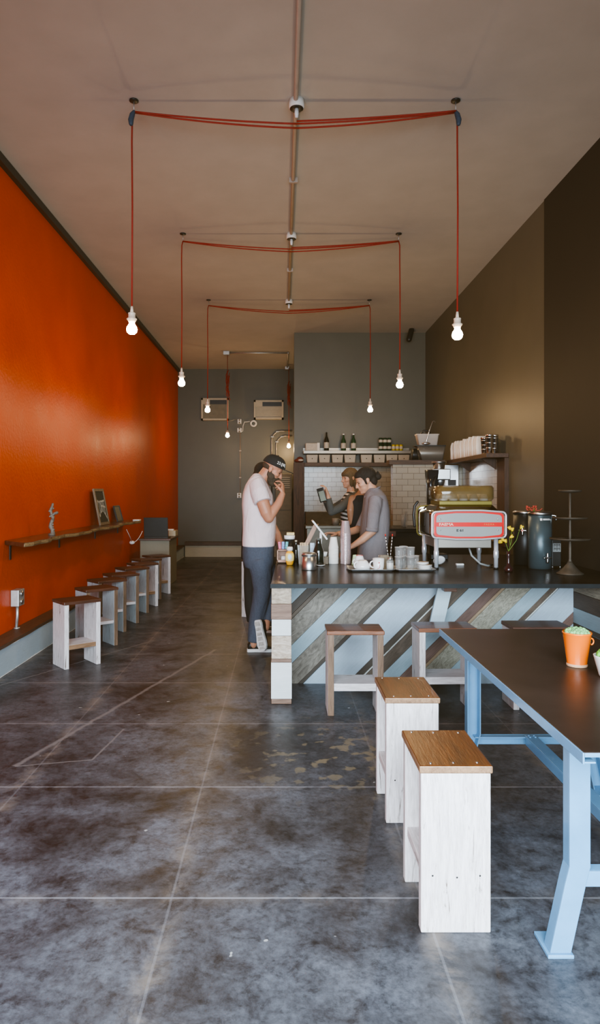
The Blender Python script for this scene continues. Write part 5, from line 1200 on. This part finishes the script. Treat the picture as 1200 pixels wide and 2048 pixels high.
# ---- customer in the white tee, D = 6.4
D = 6.4; mp = lambda px, py, dy=0: W(px, py, D + dy)
man = thing('person', 'bearded man in white t-shirt and black cap at the counter, hand to his nose', 'person', (mp(515, 1298).x, D, 0))
hd = Head(mp(544.5, 939), (math.cos(.52), -.10, -math.sin(.52)), k=1.02)
b = MB(); hd.base(b, mp(517, 966), .062)
b.loft([(mp(515, 955), V((.05, 0, 0)), V((0, .06, 0))), (mp(514, 975), V((.09, 0, 0)), V((0, .17, 0))), (mp(516, 1040), V((.12, 0, 0)), V((0, .16, 0))), (mp(517, 1095), V((.12, 0, 0)), V((0, .15, 0)))], 24)
# near (right) arm up to the face
b.tube([mp(515, 980, -.17), mp(522, 998, -.225), mp(526, 1006, -.238), mp(533, 1026, -.245), mp(537.5, 1036, -.24)], [.045, .054, .06, .057, .048], 16, rnd=True)
b.tube([mp(537, 1036, -.24), mp(545.5, 1023, -.225), mp(557, 1007, -.19), mp(564.5, 989, -.15)], [.046, .046, .039, .029], 16, rnd=True)
hand(b, mp(565, 988, -.15), mp(567, 965, -.075) - mp(565, 988, -.15), (-.95, .3, 0.05), False, [(.65, .75, .35), (1.35, 1.5, .8), (1.45, 1.55, .9), (1.5, 1.55, .9)], .75, 1.08, .02)
# far (left) arm down to the counter
b.tube([mp(514, 976, .19), mp(524, 1010, .245), mp(541, 1046, .27)], [.055, .058, .045], 16, rnd=True)
b.tube([mp(541, 1046, .27), mp(554, 1070, .24), mp(565, 1097, .16)], [.045, .042, .028], 16, rnd=True)
hand(b, V((mp(565, 1097, .16).x, D + .15, CT + .075)), (.65, -.5, -.28), (-.45, -.1, -.9), True, (.35, .35, .25), .25, 1.03)
b.flesh('body', M['skin_tan'], man, .0055, 3)
hd.face(man)
p = MB(); hd.E(p, (.035, 0, -.075), (.062, .062, .052)); hd.E(p, (.062, 0, -.108), (.045, .044, .036)); hd.E(p, (.0, .055, -.035), (.022, .018, .04)); hd.E(p, (.0, -.055, -.035), (.022, .018, .04)); hd.E(p, (.088, 0, -.049), (.016, .03, .008)); hd.E(p, (.03, -.06, -.055), (.035, .014, .03)); hd.E(p, (.03, .06, -.055), (.035, .014, .03))
p.flesh('beard', M['beard'], man, .006, 2)
p = MB(); hd.E(p, (-.028, 0, .012), (.0795, .0735, .05)); p.build('hair', M['beard'], man)
ch = Head(hd.P(.0, 0, .028), (math.cos(.43), -.10, -math.sin(.43)), k=1.03)
p = MB(); out = []
for k in range(9):
    t_ = PI / 2 * k / 8; r = max(math.cos(t_), .02) ** .75; out.append([ch.P((.112 * r) * math.cos(a) - .004, .089 * r * math.sin(a), .012 + .098 * math.sin(t_)) for a in [2 * PI * i / 28 for i in range(28)]])
cap = p.rings(out, True, True).build('cap', M['cap_black'], man)
p = MB(); br = [(.095, -.078), (.14, -.074), (.178, -.05), (.192, 0), (.178, .05), (.14, .074), (.095, .078)]
p.rings([[ch.P(x, y, .022 - .12 * y * y / .05 * .1 - .02 * (x - .09)) for x, y in br], [ch.P(x, y, .016 - .12 * y * y / .05 * .1 - .02 * (x - .09)) for x, y in br]], False); p.build('cap_brim', M['cap_black'], cap)
MB().ell(ch.P(-.004, 0, .111), (.008, .008, .005), None, 10, 6).build('cap_button', M['cap_black'], cap)
def capfn(q):
    a = -.80 + q.x / .10; z = .052 + q.y; r = math.sqrt(max(.05, 1 - ((z - .012) / .098) ** 2)) ** .75 
    return ch.P((.1135 + q.z) * r * math.cos(a) - .004, (.0905 + q.z) * r * math.sin(a), z)
MB().text('23.[00]', .036, None, .001, capfn).build('cap_lettering', M['paper'], cap)
# t-shirt
p = MB()
torso(p, [(947, 508, 519, .075), (952, 503, 525, .11), (960, 497, 531, .155), (970, 491, 536.5, .19), (980, 487.5, 541, .2), (990, 485, 545.5, .205), (1010, 484, 548, .20), (1035, 485.5, 552.5, .195), (1060, 485.5, 552, .19), (1080, 484.5, 550.5, .185), (1092, 484.5, 550, .182)], D)
p.tube([mp(513, 970, -.14), mp(519, 985, -.205), mp(525.5, 1004, -.236)], [(.10, .075), (.088, .082), (.082, .082)], 18)
p.tube([mp(513, 970, .14), mp(519, 985, .205), mp(525, 1005, .24)], [(.10, .075), (.088, .082), (.082, .082)], 18)
p.flesh('t_shirt', M['tee'], man, .008, 5)
# trousers
p = MB(); torso(p, [(1087, 486, 549, .172), (1105, 484.5, 549, .178), (1122, 486, 548, .178), (1134, 490, 546, .17)], D)
p.tube([mp(517, 1118, -.085), mp(523, 1150, -.085), mp(524, 1180, -.085), mp(520, 1205, -.085), mp(513, 1240, -.085), mp(509, 1268, -.085), mp(507.5, 1284, -.085)], [.112, .10, .085, .077, .073, .064, .060], 18)
p.tube([mp(526, 1118, .08), mp(534, 1150, .075), mp(541, 1185, .05), mp(539, 1215, .0), mp(534, 1243, -.06)], [.108, .095, .078, .068, .06], 18)
p.flesh('trousers', M['jeans'], man, .009, 5)
b = MB(); b.tube([mp(534, 1238, -.06), mp(531, 1254, -.11)], [.038, .04], 12, rnd=True).tube([mp(507, 1272, -.085), mp(507, 1288, -.085)], [.04, .042], 12, rnd=True); b.build('ankles', M['skin_tan'], man)
shoe(man, V((mp(495, 1298).x - .0, D - .085, 0.0)), (1, .08, 0), (0, 0, 1), .265, tread=False)
hl = mp(514, 1240, -.19); te = mp(526.5, 1301, -.235); te.z = .006
shoe(man, hl, te - hl, V((.45, .88, .1)), .29)

# ---- dark-clothed customer behind him, D = 7.3
D2 = 7.3; m2 = lambda px, py, dy=0: W(px, py, D2 + dy)
c2 = thing('person', 'dark-haired person in black standing half hidden behind the man in white', 'person', (m2(512, 1260).x, D2, 0))
h2 = Head(m2(528, 950), (.92, .25, -.3)); b = MB(); h2.base(b, m2(514, 972))
b.loft([(m2(513, 965), V((.05, 0, 0)), V((0, .06, 0))), (m2(512, 985), V((.09, 0, 0)), V((0, .16, 0))), (m2(512, 1090), V((.11, 0, 0)), V((0, .14, 0)))], 20)
b.tube([m2(512, 985, .19), m2(515, 1030, .24), m2(535, 1060, .2)], [.05, .045, .028], 12, rnd=True).tube([m2(512, 985, -.19), m2(515, 1030, -.24), m2(535, 1062, -.15)], [.05, .045, .028], 12, rnd=True)
hand(b, m2(536, 1062, -.15), (.9, .2, -.3), (0, .2, -1), False, (.4, .4, .3)); hand(b, m2(536, 1060, .2), (.9, -.2, -.3), (0, -.2, -1), True, (.4, .4, .3))
b.flesh('body', M['skin_brown'], c2, .008, 3); h2.face(c2)
p = MB(); h2.E(p, (-.022, 0, .045), (.104, .088, .094)); h2.E(p, (-.065, 0, -.02), (.055, .08, .07)); p.flesh('hair', M['hair_dark'], c2, .008, 2)
p = MB(); torso(p, [(962, 503, 522, .08), (972, 494, 530, .17), (990, 489, 533, .2), (1030, 487, 536, .19), (1070, 483, 537, .18), (1118, 482, 534, .18)], D2)
p.tube([m2(512, 982, -.16), m2(514, 1030, -.24), m2(532, 1058, -.17)], [.075, .06, .045], 14).tube([m2(512, 982, .16), m2(514, 1030, .24), m2(532, 1057, .21)], [.075, .06, .045], 14); p.flesh('jacket', M['black_cloth'], c2, .011, 4)
p = MB(); torso(p, [(1090, 486, 532, .16), (1125, 486, 531, .165), (1140, 488, 530, .16)], D2)
p.tube([m2(506, 1120, -.09), m2(501, 1170, -.09), m2(502, 1215, -.09), m2(505, 1243, -.09)], [.1, .075, .07, .06], 14).tube([m2(514, 1120, .09), m2(518, 1180, .09), m2(516, 1215, .09), m2(513, 1243, .09)], [.1, .075, .065, .055], 14); p.flesh('trousers', M['black_cloth'], c2, .011, 4)
for dy, px in ((-.09, 500), (.09, 508)): shoe(c2, V((m2(px, 1250).x, D2 + dy, 0)), (1, dy, 0), (0, 0, 1), .28, tread=False)

# ---- barista, D = 6.78
D3 = 6.78; m3 = lambda px, py, dy=0: W(px, py, D3 + dy)
ba = thing('person', 'dark-haired man with a small bun in grey shirt working the till behind the counter', 'person', (m3(746, 1200).x, D3, 0))
h3 = Head(m3(731, 962), (-math.cos(.36), -.12, -math.sin(.36)), k=1.0); b = MB(); h3.base(b, m3(748, 988), .055)
b.loft([(m3(747, 982), V((.05, 0, 0)), V((0, .06, 0))), (m3(749, 1000), V((.09, 0, 0)), V((0, .16, 0))), (m3(747, 1090), V((.11, 0, 0)), V((0, .14, 0)))], 20)
b.tube([m3(752, 1002, -.19), m3(748, 1035, -.25), m3(745, 1062, -.25)], [.052, .048, .043], 14, rnd=True).tube([m3(745, 1062, -.25), m3(725, 1079, -.24), m3(704, 1093, -.22)], [.043, .038, .026], 14, rnd=True)
hand(b, m3(703, 1094, -.22), (-.9, -.1, -.42), (-.1, .1, -1), True, (.4, .45, .3), .3)
b.tube([m3(746, 1002, .19), m3(733, 1035, .23), m3(720, 1058, .2)], [.052, .046, .042], 14, rnd=True).tube([m3(720, 1058, .2), m3(699, 1064, .0), m3(676, 1068, -.2)], [.042, .037, .026], 14, rnd=True)
hand(b, m3(675, 1068, -.21), (-.92, -.35, .12), (-.2, -.3, -.9), False, [(.1, .2, .15), (.45, .6, .3), (.55, .7, .4), (.6, .8, .4)], .35)
b.flesh('body', M['skin_pale'], ba, .0065, 3); h3.face(ba)
p = MB(); h3.E(p, (-.024, 0, .052), (.106, .086, .09)); h3.E(p, (-.068, 0, -.02), (.05, .072, .06)); h3.E(p, (.018, -.073, -.0), (.013, .008, .035)); h3.E(p, (.018, .073, -.0), (.013, .008, .035)); h3.E(p, (.04, 0, .075), (.05, .062, .045)); h3.E(p, (-.138, 0, .0), (.034, .036, .038)); h3.E(p, (-.15, .0, .03), (.014, .014, .022))
p.flesh('hair', M['hair_dark'], ba, .006, 2)
p = MB(); torso(p, [(976, 737, 759, .072), (983, 731, 765, .11), (991, 728, 771, .17), (1003, 727, 775, .2), (1020, 725, 778, .205), (1045, 722, 779, .2), (1070, 720, 777, .19), (1095, 716, 774, .185), (1125, 713, 773, .18)], D3)
p.tube([m3(752, 998, -.16), m3(747, 1030, -.25), m3(744, 1061, -.255)], [(.078, .07), (.066, .064), (.060, .058)], 16).tube([m3(747, 998, .16), m3(733, 1032, .235), m3(719, 1060, .2)], [(.078, .07), (.066, .064), (.056, .056)], 16)
p.flesh('shirt', M['oxford'], ba, .008, 5)
p = MB(); p.tube([m3(744, 1056, -.255), m3(743.3, 1063, -.255)], [.064, .063], 18).build('rolled_cuff', M['oxford'], ba)
p = MB(); ring = [m3(746, 979) + V((.072 * math.cos(a), .078 * math.sin(a), .028 * math.cos(a))) for a in [2 * PI * i / 20 for i in range(20)]]; p.tube(ring, (.008), 8, close=True)
p.prism([m3(735, 981, -.05), m3(728, 995, -.06), m3(738, 991, -.09)], (.004, -.006, .0)); p.build('collar', M['oxford'], ba)
p = MB(); torso(p, [(1120, 714, 772, .175), (1145, 716, 772, .18), (1165, 718, 770, .17)], D3)
p.tube([m3(745, 1150, -.09), m3(744, 1220, -.09), m3(745, 1275, -.09)], [.1, .075, .06], 14).tube([m3(745, 1150, .09), m3(744, 1220, .09), m3(745, 1275, .09)], [.1, .075, .06], 14); p.flesh('trousers', M['black_cloth'], ba, .012, 4)
for dy in (-.09, .09): shoe(ba, V((m3(757, 1280).x, D3 + dy, 0)), (-1, dy, 0), (0, 0, 1), .28, tread=False)

# ---- woman with a phone, D = 8.0
D4 = 8.0; m4 = lambda px, py, dy=0: W(px, py, D4 + dy)
wo = thing('person', 'blond woman in charcoal cardigan and striped top holding up a phone', 'person', (m4(703, 1220).x, D4, 0))
h4 = Head(m4(699, 957), (-.9, -.42, -.08), k=.95); b = MB(); h4.base(b, m4(702, 988), .05)
b.loft([(m4(702, 983), V((.045, 0, 0)), V((0, .05, 0))), (m4(703, 998), V((.08, 0, 0)), V((0, .14, 0))), (m4(703, 1080), V((.1, 0, 0)), V((0, .13, 0)))], 20)
b.tube([m4(701, 1000, -.15), m4(682, 1016, -.22), m4(663, 1023, -.24)], [.045, .04, .036], 12, rnd=True).tube([m4(663, 1023, -.24), m4(659, 1007, -.27), m4(656, 991, -.29)], [.036, .032, .024], 12, rnd=True)
hand(b, m4(656, 990, -.29), (-.28, -.1, .95), (-.95, .1, -.2), True, (.5, .6, .4), .4, .95)
b.tube([m4(699, 1000, .15), m4(676, 1012, .1), m4(660, 1020, -.02)], [.045, .04, .034], 12, rnd=True).tube([m4(660, 1020, -.02), m4(654, 1008, -.12), m4(649, 997, -.2)], [.034, .03, .023], 12, rnd=True)
hand(b, m4(649, 997, -.2), (-.2, -.3, .9), (-.5, -.8, 0), False, (.6, .7, .4), .4, .95)
b.flesh('body', M['skin_pale'], wo, .0075, 3); h4.face(wo)
p = MB(); h4.E(p, (-.018, 0, .048), (.106, .088, .092)); h4.E(p, (.05, 0, .055), (.052, .068, .045)); h4.E(p, (-.05, 0, -.05), (.062, .087, .12)); h4.E(p, (-.062, .0, -.17), (.05, .085, .1)); h4.E(p, (.02, .074, -.04), (.03, .016, .07)); h4.E(p, (.02, -.074, -.04), (.03, .016, .07))
p.flesh('hair', M['hair_blond'], wo, .007, 2)
p = MB(); torso(p, [(983, 695, 711, .07), (990, 688, 716, .13), (1003, 682, 719, .165), (1030, 681, 719, .16), (1060, 684, 718, .15), (1085, 684, 719, .16)], D4); p.flesh('striped_top', M['stripes'], wo, .009, 3)
p = MB(); torso(p, [(984, 702, 713, .085), (990, 697, 718, .145), (1003, 694, 721, .18), (1030, 694, 721.5, .175), (1060, 694, 721, .165), (1110, 692, 722, .17)], D4)
p.tube([m4(703, 997, -.13), m4(682, 1015, -.22), m4(663, 1024, -.24)], [.062, .053, .046], 14, rnd=True).tube([m4(663, 1023, -.24), m4(659, 1007, -.27), m4(657, 996, -.285)], [.045, .04, .034], 14)
p.tube([m4(701, 997, .13), m4(676, 1012, .1), m4(660, 1020, -.02)], [.06, .052, .044], 14, rnd=True).tube([m4(660, 1020, -.02), m4(654, 1008, -.12), m4(651, 1001, -.17)], [.044, .038, .034], 14)
p.flesh('cardigan', M['cardigan'], wo, .009, 4)
p = MB(); torso(p, [(1080, 684, 719, .155), (1110, 682, 721, .17), (1130, 685, 719, .165)], D4)
p.tube([m4(702, 1115, -.085), m4(702, 1170, -.085), m4(703, 1225, -.085)], [.09, .065, .055], 14).tube([m4(702, 1115, .085), m4(702, 1170, .085), m4(703, 1225, .085)], [.09, .065, .055], 14); p.flesh('trousers', M['black_cloth'], wo, .012, 4)
for dy in (-.085, .085): shoe(wo, V((m4(712, 1230).x, D4 + dy, 0)), (-1, dy, 0), (0, 0, 1), .26, tread=False)
q = m4(645.5, 990, -.30); Rp = Matrix.Rotation(.35, 3, 'Y') @ Matrix.Rotation(.5, 3, 'Z')
t = thing('phone', 'black phone with pale screen held up by the blond woman', 'phone', tuple(q))
q = q + V((-.012, -.01, 0)); Rp = Matrix.Rotation(-.28, 3, 'Y') @ Matrix.Rotation(-.35, 3, 'Z')
MB().obox(q, (.085, .014, .165), Rp).build('case', M['black'], t, bevel=.006)
MB().obox(q + Rp @ V((.004, -.0075, -.012)), (.062, .002, .115), Rp).build('screen', plain('pale_phone_screen', (.22, .25, .2), .2), t)

# ---- person half hidden between them, D = 7.4
D5 = 7.45; m5 = lambda px, py, dy=0: W(px, py, D5 + dy)
hi = thing('person', 'dark-haired person with bare arm, mostly hidden between the barista and the blond woman', 'person', (m5(724, 1240).x, D5, 0))
h5 = Head(m5(735, 962), (.1, .98, -.1), k=.95); b = MB(); h5.base(b, m5(722, 990), .05)
b.loft([(m5(722, 985), V((.05, 0, 0)), V((0, .05, 0))), (m5(722, 1000), V((.13, 0, 0)), V((0, .09, 0))), (m5(722, 1090), V((.12, 0, 0)), V((0, .1, 0)))], 20)
b.tube([m5(706, 998, -.02), m5(701, 1020, -.06), m5(703, 1045, -.04)], [.048, .043, .036], 12, rnd=True).tube([m5(703, 1045, -.04), m5(708, 1050, .08), m5(714, 1052, .2)], [.036, .032, .024], 12, rnd=True)
b.tube([m5(740, 998, -.02), m5(744, 1022, .0), m5(742, 1045, .0)], [.048, .042, .036], 12, rnd=True).tube([m5(742, 1045, 0), m5(738, 1050, .1), m5(732, 1052, .2)], [.036, .032, .024], 12, rnd=True)
hand(b, m5(714, 1052, .2), (.3, .9, 0), (0, 0, -1), True, (.4, .5, .3), .3, .95); hand(b, m5(732, 1052, .2), (-.3, .9, 0), (0, 0, -1), False, (.4, .5, .3), .3, .95)
b.flesh('body', M['skin_brown'], hi, .008, 3); h5.face(hi)  # browner skin colour stands in for the shade on the bare arm
p = MB(); h5.E(p, (-.022, 0, .045), (.104, .09, .094)); h5.E(p, (-.06, 0, -.06), (.06, .088, .12)); p.flesh('hair', M['hair_dark'], hi, .008, 2)
p = MB(); p.loft([(m5(722, 990), V((.07, 0, 0)), V((0, .07, 0))), (m5(722, 1003), V((.135, 0, 0)), V((0, .105, 0))), (m5(722, 1050), V((.135, 0, 0)), V((0, .115, 0))), (m5(722, 1120), V((.15, 0, 0)), V((0, .12, 0)))], 24); p.flesh('tank_top', M['black_cloth'], hi, .01, 3)
p = MB(); p.loft([(m5(722, 1095), V((.14, 0, 0)), V((0, .115, 0))), (m5(722, 1130), V((.165, 0, 0)), V((0, .125, 0)))], 20)
p.tube([m5(715, 1120), m5(714, 1180), m5(714, 1238)], [.09, .065, .055], 14).tube([m5(730, 1120), m5(731, 1180), m5(731, 1238)], [.09, .065, .055], 14); p.flesh('trousers', M['black_cloth'], hi, .012, 4)
for px in (714, 731): shoe(hi, V((m5(px, 1250).x, D5 - .06, 0)), (0, 1, 0), (0, 0, 1), .26, tread=False)
# ---------------------------------------------------------------- light, camera
def area(name, loc, rot, sx, sy, power, col):
    L = bpy.data.lights.new(name, 'AREA'); L.shape = 'RECTANGLE'; L.size = sx; L.size_y = sy; L.energy = power; L.color = col
    o = bpy.data.objects.new(name, L); C.objects.link(o); o.location = loc; o.rotation_euler = rot; return o
area('shopfront_daylight', (0, -1.0, 1.6), (math.radians(60), 0, 0), 4.6, 2.8, 430, (.72, .87, 1.0)).data.spread = math.radians(130)
w = bpy.data.worlds.new('street_sky'); bpy.context.scene.world = w; w.use_nodes = True
w.node_tree.nodes['Background'].inputs[0].default_value = (.62, .74, .9, 1); w.node_tree.nodes['Background'].inputs[1].default_value = .8
cam = bpy.data.cameras.new('camera'); co = bpy.data.objects.new('camera', cam); C.objects.link(co)
co.location = (0, 0, EYE); co.rotation_euler = (PI / 2, 0, 0)
cam.sensor_width = 36; cam.sensor_fit = 'AUTO'; cam.lens = 36 * F / 2048; cam.shift_x = (600 - VX) / 2048; cam.shift_y = (VY - 1024) / 2048; cam.clip_start = .05
bpy.context.scene.camera = co
S = bpy.context.scene
for o in bpy.data.lights:
    if o.type == 'POINT': o.energy = 18; o.color = (1, .66, .33)
S.view_settings.view_transform = 'AgX'; S.view_settings.look = 'None'; S.view_settings.exposure = .45; S.view_settings.gamma = 1.0
try:
    S.view_settings.look = 'AgX - Medium High Contrast'
except Exception: pass
S.view_settings.use_curve_mapping = True
cm = S.view_settings.curve_mapping
cm.black_level = (-.014, -.010, -.004)
cm.update()
S.cycles.use_denoising = True; S.cycles.max_bounces = 12; S.cycles.transmission_bounces = 12; S.cycles.sample_clamp_indirect = 6; S.cycles.caustics_reflective = False; S.cycles.caustics_refractive = False
bpy.context.view_layer.update()
